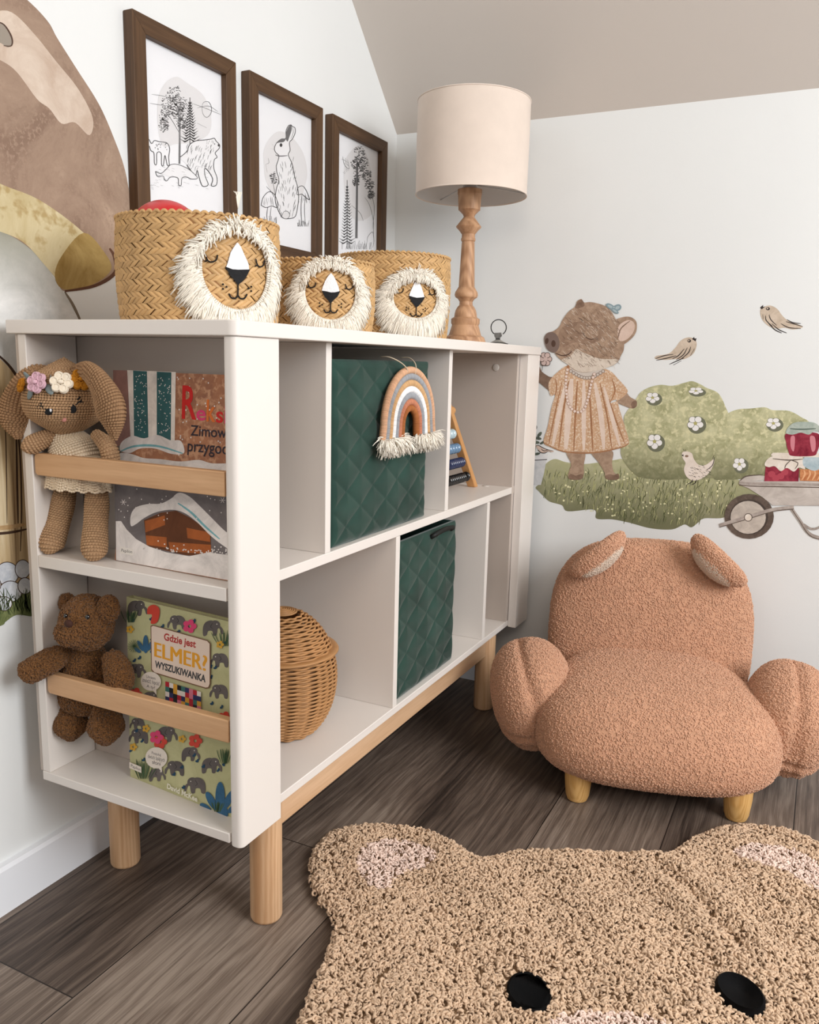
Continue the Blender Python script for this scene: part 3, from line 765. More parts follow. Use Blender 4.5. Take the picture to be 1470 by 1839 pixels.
def ell(px, py, ax, ay_, rot):
    c = rloc(px, py); a = np.linspace(0, 2*PI, 40, endpoint=False)
    e = np.stack([ax*np.cos(a), ay_*np.sin(a)], 1)@rotz(rot)[:2, :2].T; return c+e
eyes = [ell(949, 1786, .031, .037, .12), ell(1328, 1784, .031, .040, .2)]
ears = [np.array(spline([rloc(*q) for q in [(660, 1590), (640, 1555), (652, 1525), (690, 1508), (740, 1510), (780, 1530), (775, 1548), (720, 1568), (690, 1600)]], 5)),
        np.array(spline([rloc(*q) for q in [(1318, 1535), (1340, 1522), (1400, 1520), (1450, 1535), (1490, 1570), (1500, 1610), (1465, 1600), (1400, 1568)]], 5))]
muzz = ell(1115, 1905, .115, .085, 0)
nall = 62000
lo, hi = OUT.min(0), OUT.max(0); Qs = lo+(hi-lo)*rng.random((nall, 2)); Qs = Qs[inside(Qs, OUT)]
ie = np.zeros(len(Qs), bool)
for e in eyes: ie |= inside(Qs, e)
ip = np.zeros(len(Qs), bool)
for e in ears+[muzz]: ip |= inside(Qs, e)
def pile(name, Qk, mat, size, lab=None, kind='stuff'):
    h = rheight(Qk); n = len(Qk); eps = 1e-3
    gxn = (rheight(Qk+[eps, 0])-h)/eps; gyn = (rheight(Qk+[0, eps])-h)/eps
    gxn = np.clip(gxn, -1.5, 1.5); gyn = np.clip(gyn, -1.5, 1.5)
    Nn = np.concatenate([-gxn[:, None]*RU-gyn[:, None]*RV, np.ones((n, 1))], 1)+rng.normal(size=(n, 3))*.45
    M_ = frame_from(Nn)*(size*rng.uniform(.65, 1.35, n))[:, None, None]
    g = G(); g.inst(CURL[0], CURL[1], w3(Qk, h+.0008+rng.random(n)*.0035), M_); g.build(name, mat, rug, kind=kind, label=lab)
pile('pile', Qs[~ie & ~ip], M_pile, .0047)
for e, nm in zip(ears, ('inner_ear', 'inner_ear')): pile(nm, Qs[inside(Qs, e)], M_pinkp, .0045, 'pale pink ear centre')
pile('muzzle', Qs[inside(Qs, muzz)], M_pinkp, .0045, 'pale pink muzzle')
M_felt = plain('black_felt', C(14, 14, 15), .9, .1, bmp=(700, .4))
for e in eyes:
    g = G(); n = len(e); V = np.concatenate([w3(e, rheight(e)+.0075), w3(e*.0+e, np.full(n, .002)), w3(e.mean(0)[None]+(e-e.mean(0))*.9, rheight(e)*0+.0262)])
    F = [(a, (a+1) % n, n+(a+1) % n, n+a) for a in range(n)]+[(2*n+a, 2*n+(a+1) % n, (a+1) % n, a) for a in range(n)]+[tuple(range(2*n, 3*n))]
    g.add(V, F); g.build('eye', M_felt, rug, label='black felt eye')

# ---------------------------------------------------------------- crochet bunny doll
PITCH = .0043
M_knt = plain('tan_crochet', C(176, 142, 108), .85, .15, island=.09)
M_kne = plain('ear_crochet', C(160, 126, 94), .85, .15, island=.09)
M_dress = plain('cream_crochet', C(226, 208, 182), .85, .15, island=.05)
SB = tmpl(lambda g: g.sup((0, 0, 0), (.62, .50, .42), 1, 1, 8, 5))
def knit(g, pts, radii, pitch=PITCH, flat=1.0, up=None, cover=True, mi=0):
    """tube of stitches along a path; radii may shrink to 0 at the ends; flat squeezes the depth (first normal)"""
    P = np.array(spline(pts, 8, False)); rr = np.interp(np.linspace(0, 1, len(P)), np.linspace(0, 1, len(radii)), radii)
    # smooth the radius profile
    rr = np.interp(np.linspace(0, 1, len(P)), np.linspace(0, 1, len(radii)*8-7), np.array(spline([(a, 0, 0) for a in radii], 8, False))[:, 0])
    rr = np.maximum(rr, .0008)
    prof_len = np.r_[0, np.cumsum(np.hypot(np.linalg.norm(np.diff(P, axis=0), axis=1), np.diff(rr)))]
    T = np.gradient(P, axis=0); T /= np.linalg.norm(T, axis=1)[:, None]+1e-12
    u = np.array(up if up is not None else (0, 1, 0), float); N = []
    for k in range(len(P)):
        u = u-T[k]*np.dot(u, T[k]); u /= np.linalg.norm(u)+1e-12; N.append(u.copy())
    N = np.array(N); B = np.cross(T, N)
    sides = 24; a = np.arange(sides)*2*PI/sides
    V = (P[:, None]+rr[:, None, None]*.97*(N[:, None]*np.cos(a)[None, :, None]*flat+B[:, None]*np.sin(a)[None, :, None])).reshape(-1, 3)
    n = len(P); i, j = np.meshgrid(np.arange(n-1), np.arange(sides), indexing='ij'); j2 = (j+1) % sides
    g.add(V, np.stack([i*sides+j, i*sides+j2, (i+1)*sides+j2, (i+1)*sides+j], -1).reshape(-1, 4), mi)
    rows = max(2, int(prof_len[-1]/(pitch*.92)))
    pos, mats = [], []
    for r in range(rows+1):
        s_ = prof_len[-1]*r/rows
        c = np.array([np.interp(s_, prof_len, P[:, k]) for k in range(3)]); R_ = np.interp(s_, prof_len, rr)
        t = unit([np.interp(s_, prof_len, T[:, k]) for k in range(3)]); nn = unit([np.interp(s_, prof_len, N[:, k]) for k in range(3)]); bb = np.cross(t, nn)
        ds = 1e-4; dr = (np.interp(min(s_+ds, prof_len[-1]), prof_len, rr)-np.interp(max(s_-ds, 0), prof_len, rr))
        R2 = R_*math.sqrt((1+flat*flat)/2)
        m_ = max(1, int(2*PI*R2/pitch))
        for q in range(m_):
            a_ = (q+.5*(r % 2))*2*PI/m_
            rad = nn*math.cos(a_)*flat+bb*math.sin(a_); p = c+rad*R_
            nor = unit(nn*math.cos(a_)/max(flat, .3)+bb*math.sin(a_)); tan = unit(np.cross(t, nor))
            ax = np.cross(nor, tan)
            tl = .35*(1 if q % 2 else 1); tan2 = unit(tan+ax*tl)
            ax2 = np.cross(nor, tan2)
            pos.append(p); mats.append(np.stack([tan2, ax2, nor], 1)*pitch)
    g.inst(SB[0], SB[1], np.array(pos), np.array(mats), mi)
    return g
by = .040
bn = thing('bunny_doll', 'tan crochet bunny doll with flower crown and cream dress in the upper nook', 'doll', (.10, by, .5975))
def bp(px, py, y=by): return onp(px, py, (0, y, 0), (0, 1, 0))
HC = bp(116, 716, .030); HR = .054
g = G(); knit(g, [HC+[.002, 0, HR*1.10], HC+[.001, 0, HR*.55], HC, HC-[0, 0, HR*.5], HC-[0, 0, HR*.98]], [.001, HR*.92, HR*1.16, HR*1.02, .012], flat=.86)
head = g.build('head', M_knt, bn)
g = G(); knit(g, [bp(90, 668, .03), bp(66, 672, .012), bp(40, 700, .000), bp(30, 750, -.002), bp(33, 787, -.002)], [.006, .014, .019, .026, .004], flat=.5); g.build('ear', M_kne, bn)
g = G(); knit(g, [bp(134, 665, .022), bp(158, 668, .008), bp(182, 695, .002), bp(200, 740, .000), bp(206, 789, .000)], [.006, .014, .021, .028, .004], flat=.5); g.build('ear', M_kne, bn)
g = G(); knit(g, [bp(118, 765, .035), bp(122, 790, .035), bp(135, 830, .036), bp(136, 862, .036)], [.018, .035, .048, .045], flat=.62); g.build('dress_top', M_dress, bn)
# skirt: flared with scalloped hem
g = G(); cs = bp(136, 826, .038); ce = bp(134, 872, .038); hgt = cs[2]-ce[2]
for r in range(12):
    f = r/11; z = cs[2]-f*hgt; R_ = .050+.012*f
    m_ = int(2*PI*R_/PITCH)
    P_, M__ = [], []
    for q in range(m_):
        a_ = (q+.5*(r % 2))*2*PI/m_; rr = R_*(1+.05*f*math.sin(a_*11)); zz = z-.0035*f*abs(math.sin(a_*9))
        nor = np.array([math.cos(a_), math.sin(a_)*.55, .15]); nor /= np.linalg.norm(nor); tan = unit([-math.sin(a_), math.cos(a_)*.6, 0]); ax = np.cross(nor, tan)
        xs_ = cs[0]+rr*math.cos(a_); ys_ = min(cs[1]+rr*math.sin(a_)*.50, .088)
        P_.append([xs_, ys_, zz]); M__.append(np.stack([tan, ax, nor], 1)*PITCH*1.08)
    g.inst(SB[0], SB[1], np.array(P_), np.array(M__))
seg = 40; a = np.linspace(0, 2*PI, seg, endpoint=False)
V = np.concatenate([[[cs[0]+R_*math.cos(t), min(cs[1]+R_*math.sin(t)*.5, .087), z] for t in a] for R_, z in ((.045, cs[2]+.004), (.060, ce[2]+.002))])
g.add(V, np.array([[k, (k+1) % seg, seg+(k+1) % seg, seg+k] for k in range(seg)])); g.build('skirt', M_dress, bn)
g = G(); knit(g, [bp(100, 778, .022), bp(80, 788, .010), bp(55, 800, -.004), bp(42, 804, -.008)], [.007, .0115, .0125, .003]); g.build('arm', M_knt, bn)
g = G(); knit(g, [bp(172, 780, .03), bp(192, 800, .028), bp(200, 825, .030), bp(203, 845, .035)], [.007, .011, .011, .004]); g.build('arm', M_knt, bn)
zf = .5975+.013
lf = bp(92, 985, .020); lf[2] = zf; rf = bp(169, 985, .024); rf[2] = zf
g = G(); knit(g, [bp(120, 858, .045), bp(114, 900, .045), bp(104, 940, .036), lf, lf-[0, 0, .0125]], [.012, .0165, .0165, .0175, .003]); g.build('leg', M_knt, bn)
g = G(); knit(g, [bp(172, 858, .045), bp(174, 900, .045), bp(172, 940, .038), rf, rf-[0, 0, .0125]], [.012, .0165, .0165, .0175, .003]); g.build('leg', M_knt, bn)
# face
def facept(px, py, off=.0012):
    """point on the head surface behind a traced pixel"""
    d = ray(px, py); c = HC; s3 = np.array([HR*1.15, HR*1.0, HR*1.06])
    o = (CAM-c)/s3; dd = d/s3; A = dd@dd; B = 2*o@dd; Cq = o@o-1; D = B*B-4*A*Cq
    t = (-B-math.sqrt(max(D, 0)))/(2*A); p = CAM+d*t; n = unit((p-c)/s3**2); return p+n*off
def fline(g, L, r=.0012): g.tube([facept(*q) for q in spline(L, 5, False)], r, 6)
for (L1, dots) in ((([(71, 726), (80, 733), (90, 735)], [(68, 730), (74, 733)], [(74, 723), (78, 729)]), (87, 737)), (([(124, 731), (134, 728), (146, 718)], [(140, 722), (149, 722)], [(138, 718), (144, 713)]), (129, 734))):
    g = G()
    for l in L1: fline(g, l)
    p = facept(*dots, .0008); g.sup(p, (.0078, .0024, .0066), nu=14, nv=10, M=rotz(.2))
    g.build('eye', M_black, head)
    g = G(); g.sup(facept(dots[0]+5, dots[1]-1, .0024), (.0024, .0012, .0026), nu=12, nv=8); g.build('eye_highlight', M_wyarn, head)
g = G(); g.sup(facept(115, 753, .0008), (.005, .0018, .0035), nu=14, nv=8); g.build('nose', plain('pink_yarn', C(206, 140, 130), .8), head)
# flower crown
FLW = [((46, 694), 'mustard', .011), ((72, 690), 'pink', .0165), ((112, 690), 'cream', .017), ((143, 686), 'mustard', .0165)]
FC = {'mustard': C(190, 126, 38), 'pink': C(214, 174, 186), 'cream': C(240, 228, 208), 'grey': C(126, 136, 136)}
def yarn(n): return plain(n+'_yarn_flower', FC[n], .85, .15, island=.06, bmp=(900, .4))
for (p_, c_, r_) in FLW:
    c0 = facept(*p_, .006); nrm = unit((c0-HC)+np.array([.0, -.02, .0])); F_ = frame_from(nrm[None])[0]
    g = G()
    for k in range(6):
        a_ = k*PI/3; pc = c0+F_@(np.array([math.cos(a_), math.sin(a_), 0])*r_*.58)
        g.sup(pc, (r_*.42, r_*.42, r_*.24), nu=16, nv=10, M=F_)
        g.tube([pc+F_@np.array([math.cos(t)*r_*.3, math.sin(t)*r_*.3, r_*.2]) for t in np.linspace(0, 2*PI, 12, endpoint=False)], r_*.09, 5, closed=True)
    g.sup(c0+F_@np.array([0, 0, r_*.25]), (r_*.26, r_*.26, r_*.2), nu=12, nv=8)
    g.build('crown_flower', yarn(c_), bn)
for p_, dr in (((55, 681), 1.9), ((58, 706), -2.2), ((92, 682), .7), ((90, 700), -.4)):
    c0 = facept(*p_, .003); nrm = unit(c0-HC); t_ = unit(np.array([math.cos(dr), 0, math.sin(dr)])-nrm*nrm@np.array([math.cos(dr), 0, math.sin(dr)])); F_ = np.stack([t_, np.cross(nrm, t_), nrm], 1)
    g = G(); g.sup(c0, (.0115, .0055, .002), nu=18, nv=8, M=F_); g.build('crown_leaf', yarn('grey'), bn)

# ---------------------------------------------------------------- teddy bear
M_fur = plain('brown_fur', C(100, 68, 40), .9, .1, sheen=.3, bmp=(500, 1, .003))
M_furc = plain('brown_fur_curls', C(116, 80, 48), .9, .1, sheen=.2, island=.18)
td = thing('teddy_bear', 'brown curly teddy bear leaning over the lower wooden rail, one arm out', 'teddy bear', (.12, .04, .25))
def tsup(name, c, rad, M_, n, parent=td, fn=None, e=1):
    g = G(); g.sup(c, rad, e, e, 40, 28, M=M_, fn=fn); return fluff(g, n, .0027, [M_fur, M_furc], name, parent)
def tlimb(name, pts, radii, n, flat=1):
    g = G(); P = np.array(spline(pts, 8, False)); rr = np.interp(np.linspace(0, 1, len(P)), np.linspace(0, 1, len(radii)*8-7), np.array(spline([(a, 0, 0) for a in radii], 8, False))[:, 0])
    g.tube(P, np.maximum(rr, .001), 20, caps=False, up=(0, 1, 0), flat=flat); return fluff(g, n, .0027, [M_fur, M_furc], name, td)
tp = bp
hc = tp(156, 1118, .028)
th_ = tsup('head', hc, (.041, .039, .043), np.eye(3), 5200)
def snout():
    c = tp(131, 1135, .000)
    return tsup('muzzle', c, (.024, .026, .021), rotz(-.35), 1500)
snout()
G().sup(tp(123, 1120, -.026), (.0075, .005, .006), nu=18, nv=12).build('nose', plain('brown_nose_yarn', C(62, 34, 24), .8), td)
G().sup(tp(157, 1108, -.013), (.0038, .0032, .0038), nu=16, nv=12).build('eye', plain('glossy_black', C(12, 12, 13), .1, .6, coat=.6), td)
G().sup(tp(118, 1106, -.010), (.0034, .003, .0034), nu=16, nv=12).build('eye', MATS['glossy_black'], td)
tsup('ear', tp(122, 1086, .040), (.015, .010, .017), roty(-.4), 900)
tsup('ear', tp(194, 1094, .030), (.018, .011, .022), roty(.4), 1100)
tlimb('body', [tp(157, 1160, .048), tp(157, 1180, .050), tp(154, 1220, .052), tp(150, 1262, .052), tp(150, 1280, .052)], [.020, .036, .044, .042, .012], 6500, .78)
tlimb('arm', [tp(118, 1174, .030), tp(95, 1184, .006), tp(65, 1200, -.012), tp(47, 1209, -.020), tp(42, 1212, -.022)], [.012, .018, .018, .016, .003], 2800)
tlimb('arm', [tp(198, 1176, .040), tp(210, 1200, .034), tp(216, 1225, .030), tp(214, 1250, .034)], [.012, .019, .019, .004], 2400)
tlimb('leg', [tp(136, 1255, .050), tp(128, 1285, .042), tp(127, 1308, .032), tp(127, 1328, .030)], [.016, .022, .025, .004], 3000)
tlimb('leg', [tp(186, 1262, .052), tp(190, 1290, .046), tp(190, 1312, .034), tp(190, 1336, .034)], [.016, .023, .026, .004], 3000)

# ---------------------------------------------------------------- printed artwork helpers
def wc(name, c1, c2, sc=9, bmp=.25, mott=None, grad=None):
    """watercolour print: two tones mixed by soft noise, paper grain"""
    if name in MATS: return MATS[name]
    m, nt, b = newmat(name); v = coord(nt)
    n = noise(nt, v, sc, 8, .68, .8)
    o = ramp(nt, n, [(.36, c1), (.64, c2)])
    if mott:
        n2 = noise(nt, v, mott[0], 3, .6, .3); f = ramp(nt, n2, [(.5, (0, 0, 0, 1)), (.62, (1, 1, 1, 1))])
        mx = nd(nt, 'ShaderNodeMix', data_type='RGBA'); nt.links.new(f, mx.inputs[0]); nt.links.new(o, mx.inputs[6]); mx.inputs[7].default_value = mott[1]; o = mx.outputs[2]
    if grad:      # (axis, lo, hi, colour, amount) printed tone across the artwork, in object space
        sp = nd(nt, 'ShaderNodeSeparateXYZ'); tc = nd(nt, 'ShaderNodeTexCoord'); nt.links.new(tc.outputs['Object'], sp.inputs[0])
        mr = nd(nt, 'ShaderNodeMapRange'); nt.links.new(sp.outputs['XYZ'.index(grad[0])], mr.inputs[0]); mr.inputs[1].default_value = grad[1]; mr.inputs[2].default_value = grad[2]; mr.inputs[4].default_value = grad[4]
        mx = nd(nt, 'ShaderNodeMix', data_type='RGBA'); nt.links.new(mr.outputs[0], mx.inputs[0]); nt.links.new(o, mx.inputs[6]); mx.inputs[7].default_value = grad[3]; o = mx.outputs[2]
    nt.links.new(o, b.inputs['Base Color']); b.inputs['Roughness'].default_value = .8; b.inputs['Specular IOR Level'].default_value = .2
    bump(nt, b, noise(nt, v, 160, 3), bmp, .0006)
    MATS[name] = m; return m
def ink(name, *c, rough=.6): return plain(name, C(*c), rough, .3)
class Art:
    def __init__(s, P0, N, z=None, base=.0003, step=.00001):
        s.P0 = np.array(P0, float); s.N = unit(N); s.g = G(); s.m = []; s.off = base; s.step = step; s.z = z or (lambda q: q)
    def mat(s, m):
        if m not in s.m: s.m.append(m)
        return s.m.index(m)
    def p(s, q):
        q = s.z(q); w_ = onp(q[0], q[1], s.P0, s.N); return w_
    def frame(s):
        a = unit(np.cross([0, 0, 1], s.N)); return a, np.cross(s.N, a)
    def up(s): s.off += s.step
    def raw(s, W, m):
        a, b = s.frame(); W = np.array(W); q2 = [((w_-s.P0)@a, (w_-s.P0)@b) for w_ in W]
        T = tess(q2); s.g.add(W+s.N*s.off, [tuple(t) for t in T], s.mat(m)); s.up()
    def poly(s, pts, m, smooth=True, k=5):
        W = [s.p(q) for q in pts]
        if smooth: W = spline(W, k)
        s.raw(W, m); return s
    def dot(s, x, y, rx, ry, m, rot=0, n=24, up=True):
        a = np.linspace(0, 2*PI, n, endpoint=False); c_, s_ = math.cos(rot), math.sin(rot)
        W = np.array([s.p((x+rx*math.cos(t)*c_-ry*math.sin(t)*s_, y+rx*math.cos(t)*s_+ry*math.sin(t)*c_)) for t in a])
        s.g.add(W+s.N*s.off, [tuple(range(n))], s.mat(m))
        if up: s.up()
        return s
    def stroke(s, pts, w_, m, smooth=True, taper=True, up=True):
        P = np.array([q for q in pts], float)
        if smooth and len(P) > 2: P = np.array(spline(P, 5, False))
        T = np.gradient(P, axis=0); T /= np.linalg.norm(T, axis=1)[:, None]+1e-9; N_ = np.stack([-T[:, 1], T[:, 0]], 1)
        n = len(P); ww = np.full(n, w_/2.)
        if taper: ww *= .35+.65*np.sin(np.linspace(.15, PI-.15, n))
        L = [s.p(q) for q in P+N_*ww[:, None]]; R_ = [s.p(q) for q in P-N_*ww[:, None]]
        s.g.add(np.array(L+R_)+s.N*s.off, [(i, i+1, n+i+1, n+i) for i in range(n-1)], s.mat(m))
        if up: s.up()
        return s
    def text(s, body, p0, p1, ptop, m, bold=0.0, shear=0):
        cu = bpy.data.curves.new('t', 'FONT'); cu.body = body; cu.offset = bold; cu.shear = shear; cu.resolution_u = 4
        ob = bpy.data.objects.new('t', cu); COL.objects.link(ob)
        dg = bpy.context.evaluated_depsgraph_get(); dg.update(); me = bpy.data.meshes.new_from_object(ob.evaluated_get(dg))
        V = np.array([v.co[:] for v in me.vertices]); F = [tuple(p.vertices) for p in me.polygons]
        bpy.data.objects.remove(ob); bpy.data.curves.remove(cu); bpy.data.meshes.remove(me)
        if not len(V): return
        A, B, T = s.p(p0), s.p(p1), s.p(ptop); x0, x1 = V[:, 0].min(), V[:, 0].max(); h = .70 if any(ch.isupper() for ch in body) else .52
        W = A+(V[:, :1]-x0)/(x1-x0)*(B-A)+V[:, 1:2]/h*(T-A)
        s.g.add(W+s.N*s.off, F, s.mat(m)); s.up()
    def build(s, name, parent=None, **k): return s.g.build(name, s.m, parent, smooth=False, **k)
def Z(sc, ox, oy): return lambda q: (ox+q[0]/sc, oy+q[1]/sc)

# ---------------------------------------------------------------- drawings in the frames
I_ink, I_soft, I_pale = ink('pencil_dark', 52, 52, 54), ink('pencil_soft', 100, 100, 102), ink('pale_wash', 222, 221, 222)
zm, z2 = Z(2.94, 0, 0), Z(3.5375, 420, 100)
def foliage(A, blobs, n, m, w_=3, L=9):
    for x, y, r in blobs:
        for q in range(n):
            a_ = random.random()*2*PI; rr = r*math.sqrt(random.random()); cx_, cy_ = x+rr*math.cos(a_)*.8, y+rr*math.sin(a_); b_ = random.gauss(.4, .6)
            A.stroke([(cx_, cy_), (cx_+L*math.cos(b_)*.5, cy_+L*math.sin(b_)*.6), (cx_+L*math.cos(b_), cy_+L*math.sin(b_)*.4)], w_, m, up=False)
    A.up()
def pine(A, x, y0, y1, w0, w1, n, m, slope=.3):
    A.stroke([(x, y0), (x, (y0+y1)/2), (x, y1)], 4, m, taper=False)
    for k in range(n):
        f = k/(n-1); y = y0+(y1-y0)*(.08+.8*f); w_ = w0+(w1-w0)*f*(.8+.4*random.random())
        for sg in (-1, 1):
            for e in range(3):
                A.stroke([(x, y+e*2), (x+sg*w_*.5, y+8+e*3+w_*.12), (x+sg*w_*(1-.2*e), y+2+e*4)], 3, m, up=False)
    A.up()
for k, (t, a0, a1, b0, b1) in enumerate(FR):
    A = Art((.0092, 0, 0), (1, 0, 0), zm if k == 0 else z2, base=.0001, step=.00001)
    if k == 0:
        A.poly([(835, 520), (870, 440), (930, 405), (990, 440), (1070, 500), (1112, 600), (1105, 700), (1030, 750), (930, 760), (860, 770), (832, 660)], I_pale)
        foliage(A, [(915, 495, 45), (885, 545, 45), (950, 550, 42), (865, 610, 38), (940, 600, 40), (860, 660, 34), (955, 650, 30), (925, 570, 50)], 70, I_ink, 3.2, 10)
        A.stroke([(940, 560), (946, 700), (945, 865)], 6, I_soft, taper=False); A.stroke([(948, 560), (952, 700), (950, 865)], 2.5, I_ink, taper=False)
        A.stroke([(945, 700), (910, 640), (880, 600)], 3, I_ink); A.stroke([(948, 690), (975, 640), (985, 620)], 3, I_ink)
        pine(A, 1002, 515, 760, 10, 48, 15, I_ink)
        for l in ([(800, 498), (870, 510), (960, 545)], [(790, 545), (850, 555), (900, 560)], [(1010, 545), (1080, 570), (1165, 605)], [(1040, 650), (1090, 675)], [(1040, 570), (1100, 560), (1150, 590)]): A.stroke(l, 2.5, I_soft)
        A.stroke([(1065, 560), (1075, 540), (1100, 538), (1115, 565), (1112, 600), (1090, 620), (1070, 600), (1065, 560)], 3, I_soft)
        bear = [(950, 830), (985, 800), (1000, 765), (1030, 745), (1070, 740), (1110, 735), (1130, 730), (1140, 745), (1158, 765), (1155, 785), (1135, 808), (1145, 830), (1130, 845), (1128, 890), (1145, 940), (1140, 978), (1115, 980), (1122, 945), (1100, 905), (1080, 890), (1082, 930), (1098, 975), (1068, 982), (1050, 935), (1040, 900), (1030, 930), (1010, 905), (985, 870)]
        A.poly(bear, ink('paper_white', 232, 232, 234)); A.stroke(bear, 4, I_ink, taper=False); A.dot(1154, 767, 6, 7, I_ink); A.dot(1132, 760, 3, 3, I_ink)
        for q in range(46):
            x, y = random.uniform(990, 1120), random.uniform(755, 890); A.stroke([(x, y), (x-6, y+12), (x-8, y+26)], 2.4, I_soft, up=False)
        for q in range(16):
            x, y = random.uniform(1085, 1130), random.uniform(735, 800); A.stroke([(x, y), (x-3, y+10)], 3, I_ink, up=False)
        A.up()
        fawn = [(786, 735), (800, 758), (815, 742), (840, 748), (880, 755), (895, 785), (890, 830), (893, 870), (882, 870), (870, 820), (862, 872), (852, 868), (850, 810), (828, 808), (826, 866), (815, 862), (812, 808), (796, 795), (788, 770)]
        A.stroke(fawn, 3.4, I_ink, taper=False)
        for q in range(20): A.dot(random.uniform(815, 880), random.uniform(755, 790), 2, 2.4, I_soft, up=False)
        A.up()
        fox = [(820, 905), (850, 915), (880, 890), (900, 870), (935, 868), (980, 885), (1010, 905), (1042, 940), (1010, 945), (985, 935), (960, 940), (955, 978), (942, 975), (938, 940), (900, 935), (880, 955), (868, 948), (860, 930), (830, 930), (820, 905)]
        A.poly(fox, MATS['paper_white']); A.stroke(fox, 3.4, I_ink, taper=False)
        for q in range(60):
            x, y = random.uniform(790, 1130), random.uniform(870, 1000)*1.0; A.stroke([(x, y), (x+14, y+4)], 1.8, I_soft, up=False)
    if k == 1:
        A.poly([(190, 700), (190, 600), (230, 520), (290, 480), (370, 520), (440, 620), (465, 740), (450, 830), (420, 900), (300, 940), (230, 850), (200, 780)], I_pale)
        rb = [(268, 700), (285, 640), (265, 615), (256, 590), (270, 555), (300, 530), (328, 525), (330, 480), (345, 446), (362, 440), (370, 450), (386, 458), (388, 490), (370, 530), (352, 552), (356, 600), (345, 632), (370, 690), (385, 770), (402, 830), (410, 900), (402, 970), (388, 1022), (350, 1035), (310, 1030), (282, 985), (262, 920), (268, 850), (285, 790), (272, 740)]
        A.poly(rb, MATS['paper_white']); A.stroke(rb+rb[:1], 4.5, I_ink, taper=False)
        A.poly([(328, 525), (332, 485), (347, 450), (362, 442), (366, 470), (350, 520), (340, 545)], I_soft); A.poly([(270, 555), (300, 530), (328, 528), (315, 548), (285, 552)], I_soft)
        A.dot(298, 568, 9, 12, I_ink); A.stroke([(372, 455), (375, 490), (360, 530)], 2.5, I_ink)
        A.stroke([(262, 630), (290, 638), (340, 635)], 7, I_soft)
        for q in range(110):
            x, y = random.uniform(275, 395), random.uniform(640, 1010)
            e = abs((x-335)/65); 
            if random.random() < e+.12: A.stroke([(x, y), (x+(4 if x < 335 else -4), y+14), (x+(6 if x < 335 else -6), y+30)], 2.6, I_soft, up=False)
        A.up(); A.dot(330, 1012, 24, 24, I_pale); A.stroke([(306, 1012), (318, 990), (340, 990), (354, 1012), (340, 1034), (316, 1034)], 3.5, I_ink)
        for l in ([(240, 560), (256, 585)], [(232, 590), (256, 596)]): A.stroke(l, 1.5, I_soft)
        for cap, stem in (([(172, 950), (185, 900), (220, 865), (255, 880), (275, 930), (275, 965), (240, 955), (205, 965), (180, 955)], [(215, 960), (208, 1010), (212, 1055)]), ([(398, 880), (405, 840), (435, 828), (460, 860), (480, 915), (455, 900), (430, 880), (410, 885)], [(430, 885), (425, 980), (432, 1085)])):
            A.stroke(cap+cap[:1], 4, I_ink, taper=False); A.stroke(stem, 4, I_ink); A.stroke([(x+22, y) for x, y in stem], 3, I_ink)
            for q in range(14):
                x = cap[0][0]+random.uniform(10, 80); A.stroke([(x, cap[3][1]+random.uniform(10, 60)), (x+6, cap[3][1]+random.uniform(50, 80))], 2, I_soft, up=False)
        for q in range(34):
            x, y = random.choice([(random.uniform(180, 270), 1065), (random.uniform(400, 475), 1085)]); A.stroke([(x, y), (x+random.gauss(0, 9), y-random.uniform(20, 48))], 3.2, I_ink, up=False)
        foliage(A, [(240, 765, 26), (250, 790, 20)], 26, I_ink, 3, 14)
        A.stroke([(245, 800), (255, 850), (262, 900)], 2.6, I_ink); A.stroke([(205, 830), (240, 870), (255, 900)], 2.6, I_ink)
        A.stroke([(200, 690), (210, 740)], 2, I_soft); A.stroke([(215, 650), (222, 680), (200, 690)], 2, I_soft)
    if k == 2:
        A.poly([(700, 700), (730, 620), (800, 570), (850, 650), (880, 800), (890, 900), (880, 1000), (800, 1050), (730, 1000), (700, 850)], I_pale)
        foliage(A, [(790, 620, 46), (765, 690, 34), (815, 680, 42), (790, 740, 46), (840, 760, 36), (855, 820, 36), (865, 880, 26), (770, 800, 26)], 80, I_ink, 3.6, 12)
        A.stroke([(780, 690), (778, 900), (774, 1160)], 10, I_soft, taper=False); A.stroke([(786, 690), (784, 900), (782, 1160)], 4, I_ink, taper=False)
        pine(A, 718, 790, 1228, 8, 50, 20, I_ink)
        for l in ([(690, 640), (700, 690), (730, 720), (720, 660)], [(830, 900), (860, 950), (885, 1050), (885, 1150)], [(745, 950), (800, 1000), (820, 1050)], [(845, 1180), (850, 1150), (880, 1120), (888, 1180), (880, 1220)], [(870, 880), (890, 960), (880, 1100)]): A.stroke(l, 3, I_soft)
        for q in range(40):
            x = random.uniform(680, 880); A.stroke([(x, 1230), (x+random.gauss(0, 8), 1230-random.uniform(20, 60))], 2.4, I_soft, up=False)
        for q in range(14): A.stroke([(700+random.gauss(0, 8), 650+q*7), (715+random.gauss(0, 8), 660+q*7)], 2.4, I_ink, up=False)
    A.build('drawing', [c for c in t.children if c.name.startswith('print')][0])

